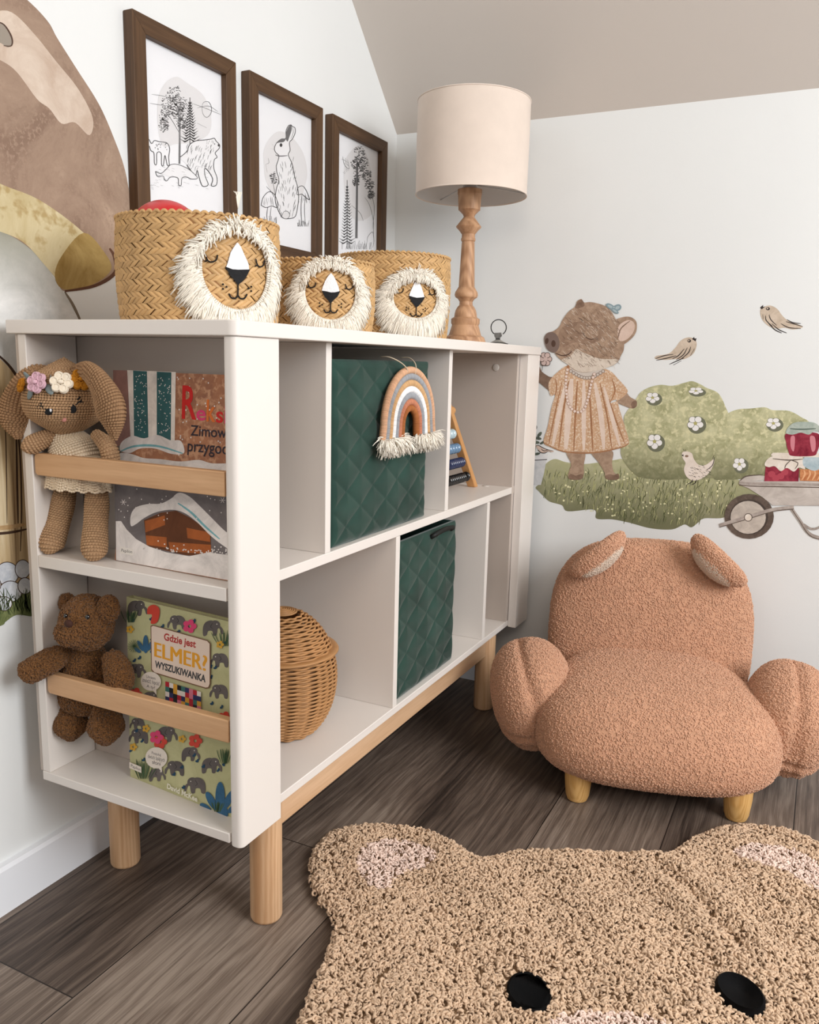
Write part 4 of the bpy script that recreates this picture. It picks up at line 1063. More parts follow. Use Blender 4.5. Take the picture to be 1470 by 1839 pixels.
# ---------------------------------------------------------------- books
def book(name, label, bl, br, z0, H, th, lean, cover_m):
    """book standing on z0 from bl to br (x,y), front towards -y, leaning back by lean"""
    bl, br = np.array(bl), np.array(br); u = np.r_[unit(br-bl), 0]; W = np.linalg.norm(br-bl)
    back = np.cross([0, 0, 1], u); upv = np.array([0, 0, 1])*math.cos(lean)+back*math.sin(lean); n = -np.cross(u, upv)
    n = n if n[1] < 0 else -n
    O = np.array([bl[0], bl[1], z0])
    t = thing(name, label, 'book', tuple(O))
    def bx(nm, x0, x1, y0, y1, z_0, z_1, m, **k):
        V = [O+u*x+(-n)*y+upv*z for z in (z_0, z_1) for (x, y) in ((x0, y0), (x1, y0), (x1, y1), (x0, y1))]
        return G().add(V, [(0, 3, 2, 1), (4, 5, 6, 7), (0, 1, 5, 4), (1, 2, 6, 5), (2, 3, 7, 6), (3, 0, 4, 7)]).build(nm, m, t, smooth=False, **k)
    fc = bx('front_cover', 0, W, 0, .0022, 0, H, cover_m); bx('back_cover', 0, W, th-.0022, th, 0, H, cover_m)
    bx('spine', -.0005, .003, .0022, th-.0022, 0, H, cover_m); bx('page_block', .003, W-.004, .0024, th-.0024, .003, H-.003, ink('page_paper', 216, 206, 188))
    return t, fc, O, n
K_ = Z(2.94, 0, 560); L_ = Z(2.94, 0, 1000)
b1m = wc('terracotta_sky', C(150, 104, 82), C(176, 122, 90), 14, .1, mott=(90, C(196, 150, 118)))
t1, fc1, O1, n1 = book('picture_book', 'picture book with snowy window cover and red title, behind the upper wooden rail', (.192, .0375), (.4315, .0305), .5978, .284, .011, .135, b1m)
A = Art(O1, n1, K_, base=.0002, step=.00001)
tq = lambda n_, *c: wc(n_, C(*c), C(*[min(255, v*1.18) for v in c]), 22, .1)
snow, teal, slate = tq('snow_paint', 206, 200, 196), tq('teal_paint', 54, 92, 94), tq('slate_paint', 104, 98, 98)
A.poly([(605, 890), (700, 870), (900, 880), (1260, 905), (1260, 1425), (612, 1310)], slate, False)
A.poly([(597, 308), (672, 310), (690, 660), (640, 700), (604, 720)], tq('mauve_paint', 138, 104, 96), False)
A.poly([(672, 308), (928, 318), (922, 690), (690, 680)], tq('frame_paint', 214, 206, 198), False)
for q in ([(703, 310), (776, 314), (784, 672), (708, 660)], [(828, 316), (905, 320), (902, 680), (828, 665)]):
    A.poly(q, teal, False)
    for k in range(60):
        x = random.uniform(q[0][0]+6, q[1][0]-4); y = random.uniform(330, 640); A.dot(x, y, 2.5, 3, snow, up=False, n=8)
    A.up()
A.poly([(632, 725), (645, 685), (700, 655), (760, 668), (830, 650), (900, 678), (955, 682), (972, 745), (905, 750), (820, 722), (740, 722), (690, 745), (650, 740)], snow)
A.stroke([(640, 735), (700, 712), (780, 705), (860, 715), (965, 748)], 12, tq('ice_blue_paint', 110, 160, 166))
A.poly([(604, 768), (640, 745), (700, 752), (760, 772), (850, 778), (950, 790), (1050, 782), (1120, 800), (1250, 805), (1250, 855), (1180, 840), (1100, 832), (900, 815), (760, 800), (700, 790), (606, 788)], snow)
A.poly([(604, 790), (700, 792), (900, 818), (1100, 835), (1250, 857), (1250, 910), (604, 890)], tq('dark_brick_paint', 84, 64, 56), False)
for k in range(50): A.dot(random.uniform(930, 1230), random.uniform(335, 760), 3.5, 4.5, snow, up=False, n=8)
A.up()
A.poly([(760, 1100), (850, 1060), (930, 1050), (1000, 1085), (1112, 1160), (1116, 1290), (980, 1285), (850, 1255), (775, 1235)], tq('kennel_paint', 92, 56, 36), False)
for q in ([(765, 1105), (870, 1075), (872, 1125), (768, 1165)], [(770, 1180), (880, 1190), (880, 1245), (775, 1230)], [(985, 1140), (1108, 1165), (1110, 1215), (990, 1195)], [(890, 1215), (1114, 1230), (1114, 1280), (900, 1265)]): A.poly(q, tq('plank_paint', 150, 84, 44), False)
A.poly([(692, 1130), (690, 1080), (715, 1035), (780, 1015), (850, 1012), (905, 985), (945, 955), (1000, 975), (1060, 1030), (1120, 1090), (1180, 1150), (1250, 1210), (1250, 1275), (1180, 1235), (1110, 1180), (1040, 1110), (970, 1060), (900, 1045), (820, 1060), (760, 1090), (720, 1120)], snow)
A.stroke([(940, 1010), (1010, 1060), (1080, 1130), (1160, 1200)], 12, MATS['ice_blue_paint'])
A.poly([(612, 1105), (640, 1105), (670, 1150), (720, 1200), (790, 1240), (880, 1270), (1000, 1290), (1100, 1270), (1250, 1290), (1250, 1425), (614, 1311)], snow, False)
for k in range(90): A.dot(random.uniform(700, 1200), random.gauss(1262, 16), 4, 4, snow, up=False, n=7)
A.up()
for (x, y) in ((652, 1005), (1062, 1062), (975, 985), (1175, 995)):
    for a_ in range(3): A.stroke([(x-16*math.cos(a_*1.05), y-16*math.sin(a_*1.05)), (x+16*math.cos(a_*1.05), y+16*math.sin(a_*1.05))], 2.5, snow, taper=False, up=False)
A.up()
for k in range(40): A.dot(random.uniform(620, 1180), random.uniform(935, 1100), 3, 3.5, snow, up=False, n=8)
A.up()
A.poly([(634, 1240), (704, 1252), (704, 1286), (634, 1274)], ink('label_white', 226, 220, 212), False)
A.text('Papilon', (641, 1266), (698, 1275), (642, 1250), I_ink)
tred, tpink, tor, tdk = ink('title_red', 200, 32, 28), ink('title_pink', 214, 62, 110), ink('title_orange', 214, 110, 44), ink('title_dark', 48, 38, 46)
for (ch_, a_, b_, h_, m_) in (('R', (960, 560), (1036, 566), (964, 388), tred), ('e', (1036, 570), (1086, 573), (1038, 512), tpink), ('k', (1090, 576), (1138, 580), (1092, 492), tor), ('s', (1140, 582), (1178, 585), (1142, 520), tred), ('i', (1184, 587), (1196, 588), (1186, 516), tpink), ('o', (1202, 590), (1240, 593), (1204, 524), tor)):
    A.text(ch_, a_, b_, h_, m_, bold=.018)
A.text('Zimowe', (1006, 652), (1226, 668), (1008, 597), tdk, bold=.01); A.text('przygody', (990, 735), (1238, 756), (992, 690), tdk, bold=.01)
A.build('cover_print', fc1)

b2m = wc('olive_cover', C(178, 176, 132), C(196, 194, 150), 12, .08)
t2, fc2, O2, n2 = book('picture_book', 'search-and-find picture book with green elephant cover, behind the lower wooden rail', (.190, .0535), (.4315, .0335), .2368, .298, .013, .020, b2m)
A = Art(O2, n2, L_, base=.0002, step=.000008)
eg, ed, navy, gr_, yl, rd, cac = tq('elephant_grey', 92, 86, 84), ink('eye_dark', 36, 34, 36), tq('leaf_navy', 38, 66, 88), tq('grass_dark_green', 62, 84, 58), ink('flower_yellow', 208, 160, 50), ink('flower_red', 204, 64, 46), tq('cactus_blue', 54, 92, 122)
def eleph(x, y, s_=1, f=1):
    A.poly([(x-30*s_*f, y+34*s_), (x-34*s_*f, y-6*s_), (x-12*s_*f, y-34*s_), (x+18*s_*f, y-30*s_), (x+34*s_*f, y-6*s_), (x+34*s_*f, y+36*s_), (x+18*s_*f, y+36*s_), (x+10*s_*f, y+16*s_), (x-10*s_*f, y+16*s_), (x-14*s_*f, y+36*s_)], eg)
    A.dot(x-24*s_*f, y-14*s_, 24*s_, 22*s_, eg); A.stroke([(x-40*s_*f, y-10*s_), (x-54*s_*f, y+8*s_), (x-58*s_*f, y+30*s_)], 13*s_, eg); A.dot(x-32*s_*f, y-18*s_, 3, 3, ink('label_white', 1, 1, 1)); A.stroke([(x-12*s_*f, y-24*s_), (x-2*s_*f, y-6*s_), (x-12*s_*f, y+4*s_)], 3, ed)
for e in ((712, 270, 1.1, -1), (945, 345, 1.0, 1), (1110, 375, 1.1, -1), (1170, 545, 1, 1), (712, 600, 1, -1), (1168, 710, 1, 1), (785, 745, .9, -1), (745, 945, 1.05, 1), (870, 935, 1.1, -1), (995, 1040, 1.0, -1), (935, 1115, 1.05, 1), (1105, 1100, 1.1, -1), (1045, 1205, 1.15, 1), (820, 1150, .9, -1), (735, 880, .8, 1)): eleph(*e)
for q in range(46):
    x, y = random.uniform(680, 1195), random.uniform(235, 1330)
    if y > 1080+(x-690)*.5 or y < 230+(x-660)*.22: continue
    A.dot(x, y, 9, 6, navy, rot=random.uniform(-.8, .8)); A.dot(x+5, y-7, 5, 7, navy, rot=random.uniform(-.8, .8))
def cactus(x, y, s_):
    for dx, dy, rx, ry, r_ in ((0, 0, 12, 40, 0), (-22, 8, 9, 26, -.5), (22, 4, 9, 28, .5), (-36, 26, 8, 18, -.9), (34, 26, 8, 18, .9)): A.dot(x+dx*s_, y+dy*s_, rx*s_, ry*s_, cac, rot=r_)
cactus(772, 460, 1.2); cactus(1165, 1270, 2.1); A.dot(1178, 1350, 30, 36, cac)
def tuft(x, y, h, n=16):
    for q in range(n): 
        dx = random.gauss(0, h*.28); A.stroke([(x+dx*.4, y), (x+dx*.8, y-h*.5), (x+dx, y-h*random.uniform(.7, 1))], 4, gr_, up=False)
    A.up()
for q in ((688, 345, 70), (1185, 470, 90), (760, 1170, 110), (1190, 1090, 80), (1150, 1345, 60)): tuft(*q)
for q in range(18): a_ = q*.35; A.stroke([(712, 470), (712+34*math.cos(a_), 470+34*math.sin(a_))], 5, gr_, up=False)
A.up(); A.poly([(782, 300), (786, 265), (815, 252), (842, 268), (846, 300), (832, 345), (800, 350), (806, 305)], rd)
for x, y, m_ in ((690, 382, yl), (1165, 462, yl), (775, 905, yl), (965, 960, yl), (708, 1002, yl), (850, 975, rd), (1005, 365, tpink), (1035, 970, rd), (1190, 850, rd), (830, 950, tpink), (720, 725, rd)):
    for a_ in range(5): A.dot(x+(13 if m_ is yl else 22)*math.cos(a_*1.26), y+(13 if m_ is yl else 22)*math.sin(a_*1.26), 8 if m_ is yl else 15, 8 if m_ is yl else 15, m_)
cr = ink('title_panel', 228, 208, 192)
A.poly([(800, 362), (812, 358), (1100, 438), (1116, 455), (1116, 670), (1108, 692), (1090, 694), (818, 612), (803, 596)], ink('panel_edge', 120, 84, 60), False)
A.poly([(804, 368), (814, 363), (1098, 443), (1111, 457), (1111, 668), (1104, 686), (1090, 688), (820, 607), (807, 592)], cr, False)
A.text('Gdzie jest', (870, 436), (1038, 478), (872, 400), ink('title_brick', 176, 50, 46), bold=.03)
for dx in (-3, -1, 1, 3): A.text('ELMER?', (822+dx, 524+dx*.28), (1096+dx, 602+dx*.28), (822+dx, 446+dx*.28), ink('title_yellow', 226, 158, 36))
A.text('WYSZUKIWANKA', (822, 580), (1090, 660), (824, 546), ink('title_charcoal', 66, 66, 68), bold=.04)
pcs = [ink('patch_red', 178, 34, 48), ink('patch_navy', 44, 48, 92), ink('patch_black', 26, 24, 28), ink('patch_white', 226, 218, 210), ink('patch_pink', 206, 120, 140), ink('patch_teal', 60, 110, 104), ink('patch_yellow', 214, 158, 56)]
for iu in range(9):                                   # a plain square of patchwork cloth
    for iv in range(7):
        f = lambda a_, b_: (878+a_*21, 655+b_*26+a_*6.2)
        A.poly([f(iu, iv), f(iu+1, iv), f(iu+1, iv+1), f(iu, iv+1)], pcs[(iu*3+iv*5+(iu*iv) % 4) % 7], False)
lw = ink('bubble_white', 228, 218, 206)
for (x, y, rx, ry, lines_) in ((803, 655, 54, 50, ('Umiem', 'znaleźć hipcia!', 'A ty?')), (832, 1058, 58, 56, ('Poszukaj', 'dwóch śpiących', 'słoni'))):
    A.dot(x, y, rx, ry, lw, rot=.3); A.poly([(x+5, y+ry-10), (x+28, y+ry-14), (x+30, y+ry+22)], lw, False)
    for k, tx in enumerate(lines_):
        hw = (24, 44, 22)[k]; yy = y-14+k*25; A.text(tx, (x-hw, yy-hw*.25), (x+hw, yy+hw*.25), (x-hw, yy-hw*.25-15), tdk)
A.poly([(690, 1080), (753, 1106), (753, 1138), (690, 1112)], lw, False); A.text('Papilon', (698, 1106), (748, 1128), (699, 1090), I_ink)
A.text('David McKee', (888, 1218), (1048, 1290), (890, 1192), ink('author_white', 232, 228, 210), bold=.03)
A.build('cover_print', fc2)

# ---------------------------------------------------------------- stickers on the far wall
B_ = Z(2.774, 940, 500)
def farart(base=.0004, z=B_): return Art((0, YW, 0), (0, -1, 0), z, base=base)
def done(A, label): prop(A.build('wall_sticker'), label, 'wall sticker', 'painted wall stickers')
A = farart()
gm = wc('meadow_paint', C(164, 164, 126), C(194, 192, 156), 10, .2, mott=(50, C(176, 176, 136)), grad=('Z', .16, .02, C(108, 108, 80), .9))
A.poly([(60, 1040), (92, 1010), (98, 940), (150, 900), (210, 915), (300, 925), (450, 905), (495, 902), (540, 960), (600, 985), (700, 990), (820, 985), (900, 980), (1000, 985), (1075, 1005), (1130, 1030), (1200, 1060), (1190, 1110), (1060, 1130), (1000, 1190), (900, 1195), (870, 1215), (835, 1240), (800, 1226), (740, 1250), (640, 1246), (560, 1226), (520, 1215), (440, 1200), (362, 1196), (350, 1152), (220, 1160), (190, 1130), (130, 1112), (100, 1086), (75, 1060)], gm)
gd, gl = ink('blade_dark', 96, 102, 66), ink('blade_light', 176, 176, 124)
for q in range(900):
    x = random.uniform(90, 1060); y = random.uniform(960, 1225) 
    if y > 1085+min(150, (x-90)*.32) or (x > 900 and y > 1180): continue
    A.stroke([(x, y+8), (x+4, y-10), (x+random.gauss(6, 8), y-random.uniform(16, 36))], 2.6, gd if random.random() < .35+(y-960)/600 else gl, up=False)
A.up()
fwm, fcm, fsh = ink('petal_white', 236, 234, 232), ink('flower_centre', 176, 170, 110), ink('petal_edge', 110, 112, 92)
for q in range(110):
    x = random.uniform(130, 1030); y = random.uniform(960, 1200)
    if y < 1085+min(130, (x-90)*.3) and not (x > 880 and y > 1170): A.dot(x, y, random.uniform(2.5, 7), random.uniform(2.5, 6), ink('meadow_bloom', 226, 222, 178), up=False, n=9)
done(A, 'wall sticker of a green meadow strip below the dressed piglet')
bm = wc('bush_paint', C(158, 158, 118), C(202, 200, 162), 22, .2, mott=(70, C(212, 208, 168)), grad=('Z', .10, .0, C(92, 94, 64), .8))
def flower(A, x, y, r, sq=1):
    A.dot(x+8, y+8, r*1.05, r*sq*1.05, fsh)
    for k in range(5):
        a_ = k*2*PI/5+.3; A.dot(x+r*.55*math.cos(a_), y+r*.55*math.sin(a_)*sq, r*.42, r*.40*sq, fsh); A.dot(x+r*.55*math.cos(a_), y+r*.55*math.sin(a_)*sq, r*.37, r*.35*sq, fwm)
    A.dot(x, y, r*.2, r*.2*sq, fcm)
def blots(A, n, bx, poly2, ms, r=14):
    P = np.array(poly2, float)
    for q in range(n):
        x, y = random.uniform(bx[0], bx[2]), random.uniform(bx[1], bx[3])
        if not inside(np.array([[x, y]]), P)[0] or edist(np.array([[x, y]]), P)[0] < r: continue
        dk = random.random() < ((y-bx[1])/(bx[3]-bx[1]))**1.6
        rr = random.uniform(.25, .8)*r; A.poly([(x+rr*random.uniform(.6, 1.3)*math.cos(a_), y+rr*random.uniform(.5, 1)*math.sin(a_)) for a_ in np.linspace(0, 2*PI, 7, endpoint=False)], ms[0] if dk else random.choice(ms[1:]), k=3); A.off -= A.step
    A.up()
bs = [wc('bush_shade', C(104, 106, 76), C(136, 136, 100), 40), wc('bush_light', C(206, 204, 168), C(222, 219, 188), 40), wc('bush_mid', C(168, 168, 130), C(186, 185, 148), 40)]
for (pts, bx, fl, lab) in (
    ([(960, 710), (1020, 670), (1070, 652), (1130, 648), (1200, 642), (1240, 656), (1320, 660), (1380, 690), (1430, 730), (1440, 850), (1400, 985), (1200, 985), (1080, 1000), (1000, 1002), (940, 990), (930, 850)], (930, 650, 1430, 1000), [(1243, 722, 40, .8), (1074, 925, 36, 1)], 'wall sticker of the smaller rounded bush, right one with two daisies'),
    ([(500, 690), (530, 640), (560, 600), (580, 570), (620, 545), (680, 530), (740, 535), (800, 520), (840, 512), (885, 530), (910, 545), (960, 565), (985, 595), (1005, 640), (1018, 682), (975, 710), (960, 800), (950, 900), (960, 985), (900, 995), (820, 998), (740, 1002), (650, 1000), (570, 985), (520, 940), (485, 880), (490, 830), (525, 820), (505, 740)], (490, 520, 1000, 1000), [(642, 594, 38, .8), (858, 560, 40, .5), (855, 722, 44, .95), (652, 812, 42, 1)], 'wall sticker of the larger rounded bush dotted with white daisies')):
    A = farart(.0006 if bx[0] > 900 else .0010)
    A.poly(pts, bm); blots(A, 560, bx, pts, bs, 18)
    for f in fl: flower(A, *f)
    done(A, lab)
# piglet
A = farart(.0014)
fur, furd, furl, pnk = wc('boar_fur', C(150, 124, 104), C(182, 156, 134), 60), wc('boar_fur_dark', C(120, 96, 80), C(146, 120, 102), 60), wc('boar_fur_light', C(206, 192, 176), C(224, 212, 198), 60), wc('boar_pink', C(208, 182, 166), C(222, 200, 186), 40)
brn = ink('boar_brown_line', 84, 62, 52)
A.poly([(78, 440), (92, 465), (125, 488), (150, 500), (140, 570), (118, 552), (92, 530), (70, 505)], furd)
A.poly([(500, 560), (530, 590), (562, 610), (562, 636), (545, 648), (515, 640), (465, 612)], fur); A.poly([(545, 612), (563, 612), (563, 636), (545, 647), (535, 630)], furd)
for q in ([(213, 858), (302, 862), (300, 930), (293, 990), (225, 990), (230, 950), (236, 920)], [(338, 862), (440, 858), (440, 920), (450, 965), (474, 985), (468, 1000), (415, 1000), (400, 960), (372, 915)]): A.poly(q, fur)
for q in ([(222, 990), (235, 975), (260, 982), (290, 974), (296, 990), (280, 1002), (238, 1002)], [(405, 985), (430, 975), (450, 980), (470, 972), (477, 990), (465, 1002), (420, 1002)]): A.poly(q, furd)
dr, drl, drd = wc('dress_ochre', C(194, 154, 120), C(212, 176, 144), 50, mott=(220, C(228, 210, 188))), wc('dress_pale', C(222, 200, 184), C(232, 214, 200), 40), wc('dress_shade', C(158, 112, 80), C(178, 130, 94), 40)
dress = [(215, 435), (160, 475), (130, 510), (124, 540), (135, 585), (158, 580), (140, 640), (120, 740), (100, 818), (150, 845), (200, 862), (270, 862), (350, 868), (420, 858), (490, 840), (525, 818), (505, 740), (480, 660), (462, 605), (425, 622), (470, 608), (512, 575), (514, 550), (470, 500), (430, 460), (380, 450), (300, 470), (250, 455)]
A.poly(dress, dr)
for l, w_, m_ in (([(240, 500), (225, 650), (210, 850)], 34, drl), ([(300, 510), (300, 680), (300, 855)], 22, drl), ([(210, 520), (175, 680), (145, 835)], 22, drl), ([(355, 520), (385, 680), (400, 850)], 26, drl), ([(400, 540), (440, 690), (480, 835)], 20, drl),
                  ([(225, 510), (195, 680), (175, 845)], 8, drd), ([(268, 510), (258, 680), (250, 858)], 9, drd), ([(325, 510), (335, 680), (345, 860)], 9, drd), ([(380, 520), (415, 680), (440, 850)], 8, drd), ([(425, 600), (465, 720), (505, 825)], 7, drd), ([(190, 520), (155, 680), (125, 828)], 7, drd),
                  ([(160, 500), (165, 545), (158, 582)], 7, drd), ([(440, 500), (455, 560), (430, 618)], 7, drd), ([(100, 818), (200, 862), (350, 868), (490, 840), (525, 818)], 7, drd)): A.stroke(l, w_, m_)
A.poly([(232, 435), (250, 470), (270, 490), (310, 495), (350, 490), (385, 465), (400, 440), (330, 460)], ink('lace_collar', 206, 196, 186))
for k in range(13):
    a_ = k/12; x = 236+a_*160; y = 462+34*math.sin(a_*PI); A.dot(x, y, 9, 9, ink('lace_line', 140, 124, 114)); A.dot(x, y, 6, 6, MATS['lace_collar'])
head = [(106, 292), (118, 272), (150, 262), (178, 240), (195, 205), (225, 165), (258, 140), (266, 115), (288, 103), (302, 120), (330, 118), (370, 125), (410, 140), (440, 170), (462, 205), (500, 240), (500, 345), (485, 385), (465, 420), (430, 440), (380, 452), (330, 466), (290, 468), (250, 455), (215, 425), (185, 405), (165, 385), (150, 365), (120, 350), (106, 320)]
A.poly(head, fur)
A.poly([(190, 405), (235, 385), (262, 352), (300, 370), (380, 400), (470, 405), (430, 440), (330, 465), (270, 462), (215, 425)], furl)
A.poly([(180, 262), (230, 225), (300, 215), (370, 232), (400, 262), (385, 305), (330, 325), (250, 320), (190, 345), (176, 310)], wc('boar_fur_mid', C(138, 112, 94), C(166, 140, 119), 40))
A.poly([(258, 150), (268, 118), (288, 106), (302, 124), (300, 140)], furd)
A.poly([(452, 215), (490, 194), (530, 192), (560, 213), (563, 255), (545, 292), (500, 328), (468, 325), (450, 285)], fur); A.poly([(478, 232), (520, 208), (550, 222), (550, 260), (520, 300), (480, 312), (468, 272)], pnk); A.stroke([(470, 300), (485, 250), (530, 212)], 6, furd)
A.poly([(302, 282), (318, 245), (350, 238), (372, 262), (366, 290), (340, 302), (315, 298)], fur); A.stroke([(298, 278), (315, 296), (340, 304), (368, 290)], 5, brn)
for q in range(420):
    x, y = random.uniform(190, 470), random.uniform(140, 430)
    if inside(np.array([[x, y]]), np.array(head, float))[0]: A.stroke([(x, y), (x+8, y+random.uniform(2, 12)), (x+16, y+random.uniform(6, 22))], 1.8, furd if random.random() < .6 else furl, up=False)
A.up()
A.poly([(104, 292), (124, 270), (152, 270), (172, 292), (180, 325), (172, 355), (152, 370), (124, 358), (108, 332)], ink('snout', 124, 106, 98)); A.dot(116, 312, 9, 15, brn, .2); A.dot(149, 325, 11, 17, brn)
A.stroke([(158, 372), (190, 384), (220, 380), (242, 362)], 6, brn)
for x, y, rx, ry, r_ in ((432, 140, 24, 12, .5), (468, 146, 20, 16, -.5), (455, 162, 22, 9, .6), (450, 145, 8, 8, 0)): A.dot(x, y, rx, ry, ink('bow_blue', 132, 154, 162), r_); A.dot(x, y, rx*.6, ry*.5, ink('bow_light', 170, 186, 190), r_)
prl = [np.array(q, float) for q in spline([(222, 440), (212, 500), (214, 570), (228, 632), (265, 666), (302, 650), (324, 590), (336, 530), (356, 465)], 12, False)]
acc = 0; last = prl[0]; A.dot(*last, 7.5, 7.5, drd)
for q in prl:
    if np.linalg.norm(q-last) > 14: last = q; A.dot(q[0], q[1], 8, 8, drd); A.dot(q[0], q[1], 6.6, 6.6, ink('pearl', 232, 214, 204))
for k in range(6): A.dot(110+18*math.cos(k*1.05), 402+22*math.sin(k*1.05), 15, 15, brn); A.dot(110+18*math.cos(k*1.05), 402+22*math.sin(k*1.05), 12, 12, ink('bloom_pink', 214, 190, 182))
A.dot(110, 402, 10, 10, MATS['bloom_pink']); A.stroke([(96, 430), (92, 460)], 5, brn)
done(A, 'wall sticker of a piglet in an ochre pleated dress and pearl necklace')
# birds
wb1, blk = wc('bird_beige', C(190, 172, 152), C(212, 196, 178), 50), ink('bird_line', 54, 46, 44)
def strk(A, L, w_, m_=None):
    for l in L: A.stroke(l, w_, m_ or blk)
A = farart(.0014)
A.poly([(790, 868), (812, 862), (838, 872), (848, 900), (872, 928), (908, 928), (948, 900), (942, 935), (920, 972), (880, 1000), (840, 1006), (810, 985), (798, 950), (806, 920), (792, 895)], wc('bird_cream', C(222, 208, 194), C(234, 222, 212), 50))
strk(A, [[(842, 1000), (835, 1015), (812, 1026)], [(862, 1000), (855, 1018), (835, 1028)], [(950, 890), (940, 930), (910, 955)], [(940, 900), (948, 880)], [(800, 862), (795, 850)], [(808, 862), (806, 852)]], 4)
for q in range(40):
    x, y = random.uniform(820, 925), random.uniform(925, 990)
    if y > 925+(abs(x-880))*.3: A.stroke([(x, y), (x+10, y+5)], 4, blk if q % 3 else brn, up=False)
A.up(); A.dot(812, 885, 9, 6, furd); A.poly([(786, 880), (796, 876), (796, 888)], blk, False)
done(A, 'wall sticker of a speckled cream bird standing on the meadow')
A = farart()
A.poly([(835, 295), (858, 310), (860, 340), (842, 378), (800, 402), (760, 402), (700, 406), (655, 400), (662, 386), (720, 375), (755, 345), (780, 312), (808, 296)], wb1)
strk(A, [[(655, 400), (700, 385), (745, 378)], [(660, 408), (710, 398), (760, 385)], [(740, 400), (770, 385), (800, 350)], [(760, 405), (795, 380), (815, 345)], [(785, 400), (820, 370), (832, 340)], [(830, 385), (850, 350)], [(725, 428), (770, 408), (800, 395)], [(745, 432), (785, 410)]], 5)
A.dot(824, 311, 9, 8, blk); A.dot(822, 310, 4, 4, wb1); A.poly([(838, 302), (848, 292), (852, 300), (861, 298), (856, 314)], blk, False)
done(A, 'wall sticker of a small beige bird flying right, above the big bush')
A = farart()
A.poly([(1180, 152), (1200, 140), (1228, 135), (1262, 152), (1290, 188), (1320, 212), (1390, 240), (1345, 255), (1300, 246), (1265, 250), (1225, 240), (1192, 212), (1178, 178)], wb1)
strk(A, [[(1390, 240), (1340, 225), (1305, 215)], [(1380, 250), (1320, 245), (1280, 225)], [(1310, 272), (1270, 255), (1235, 225)], [(1285, 272), (1250, 255), (1215, 220)], [(1260, 235), (1230, 205), (1222, 180)], [(1240, 240), (1208, 210), (1205, 185)], [(1190, 180), (1192, 205)], [(1380, 225), (1340, 220), (1310, 205)]], 5)
A.dot(1216, 151, 10, 8, blk); A.dot(1214, 150, 4, 4, wb1); A.poly([(1176, 146), (1192, 132), (1192, 142), (1202, 140), (1186, 154)], blk, False)
done(A, 'wall sticker of a small beige bird near the right edge, flying left')
# wheelbarrow with jars
A = farart(.0014)
tub, tire, rimm, bar = wc('barrow_grey', C(176, 166, 158), C(206, 198, 190), 20), wc('tyre_brown', C(84, 72, 64), C(112, 98, 88), 60), wc('wheel_disc', C(176, 166, 156), C(206, 196, 184), 30), wc('barrow_bar', C(150, 138, 130), C(186, 176, 168), 40)
jar, jar2, cl1, cl2, cl3 = wc('jam_crimson', C(120, 30, 48), C(168, 64, 80), 30), wc('jam_orange', C(176, 106, 66), C(212, 150, 104), 60), wc('cloth_sage', C(150, 164, 154), C(188, 196, 186), 40), wc('cloth_cream', C(218, 206, 192), C(236, 228, 218), 40), wc('cloth_blue', C(160, 180, 188), C(196, 208, 212), 40)
A.poly([(1205, 935), (1345, 940), (1372, 945), (1368, 1012), (1198, 1010)], jar, False)
for q in ((1235, 975), (1280, 985), (1255, 995), (1300, 965)): A.dot(*q, 18, 16, ink('jam_berry', 176, 70, 84))
A.poly([(1375, 950), (1640, 955), (1640, 1015), (1375, 1008)], jar2, False)
for q in range(9): A.stroke([(1385+q*26, 1004), (1400+q*26, 975), (1395+q*26, 955)], 9, ink('peel_light', 224, 172, 128))
A.poly([(1200, 930), (1210, 905), (1240, 885), (1300, 880), (1380, 885), (1395, 920), (1400, 950), (1370, 942), (1345, 962), (1310, 944), (1280, 960), (1250, 935), (1222, 940)], cl2)
A.poly([(1390, 925), (1400, 890), (1480, 884), (1640, 890), (1660, 950), (1600, 940), (1560, 955), (1500, 940), (1450, 958), (1410, 945)], cl3)
A.stroke([(1240, 898), (1320, 905), (1390, 900)], 6, tire); A.stroke([(1330, 905), (1305, 930), (1300, 950)], 5, tire); A.stroke([(1330, 905), (1365, 920), (1350, 950)], 5, tire)
A.poly([(1230, 880), (1240, 868), (1640, 872), (1640, 892), (1250, 890)], cl2, False)
A.poly([(1312, 770), (1460, 770), (1472, 820), (1462, 862), (1440, 884), (1335, 884), (1318, 860), (1308, 820)], jar); A.poly([(1330, 790), (1350, 790), (1345, 860), (1330, 840)], ink('glass_glint', 206, 130, 140)); A.poly([(1425, 790), (1450, 792), (1452, 850), (1435, 860)], MATS['glass_glint'])
A.poly([(1306, 770), (1318, 740), (1350, 718), (1400, 714), (1450, 720), (1480, 745), (1500, 768), (1450, 760), (1420, 778), (1380, 768), (1340, 778)], cl1); A.stroke([(1325, 748), (1380, 752), (1455, 748)], 8, ink('ribbon_dark', 96, 110, 100))
A.poly([(1072, 1012), (1095, 990), (1150, 978), (1200, 984), (1195, 1006), (1120, 1010), (1640, 1012), (1700, 1015), (1660, 1100), (1600, 1130), (1470, 1132), (1240, 1130), (1190, 1090), (1120, 1045), (1080, 1030)], tub, False)
A.stroke([(1072, 1018), (1130, 1022), (1300, 1025), (1700, 1032)], 14, bar, taper=False); A.stroke([(1074, 1028), (1130, 1034), (1300, 1038), (1700, 1045)], 5, tire, taper=False); A.stroke([(1078, 1008), (1110, 985), (1190, 978)], 6, tire)
A.dot(1123, 1185, 123, 112, tire); A.dot(1121, 1188, 96, 88, ink('rim_dark', 70, 60, 54)); A.dot(1118, 1190, 88, 82, rimm)
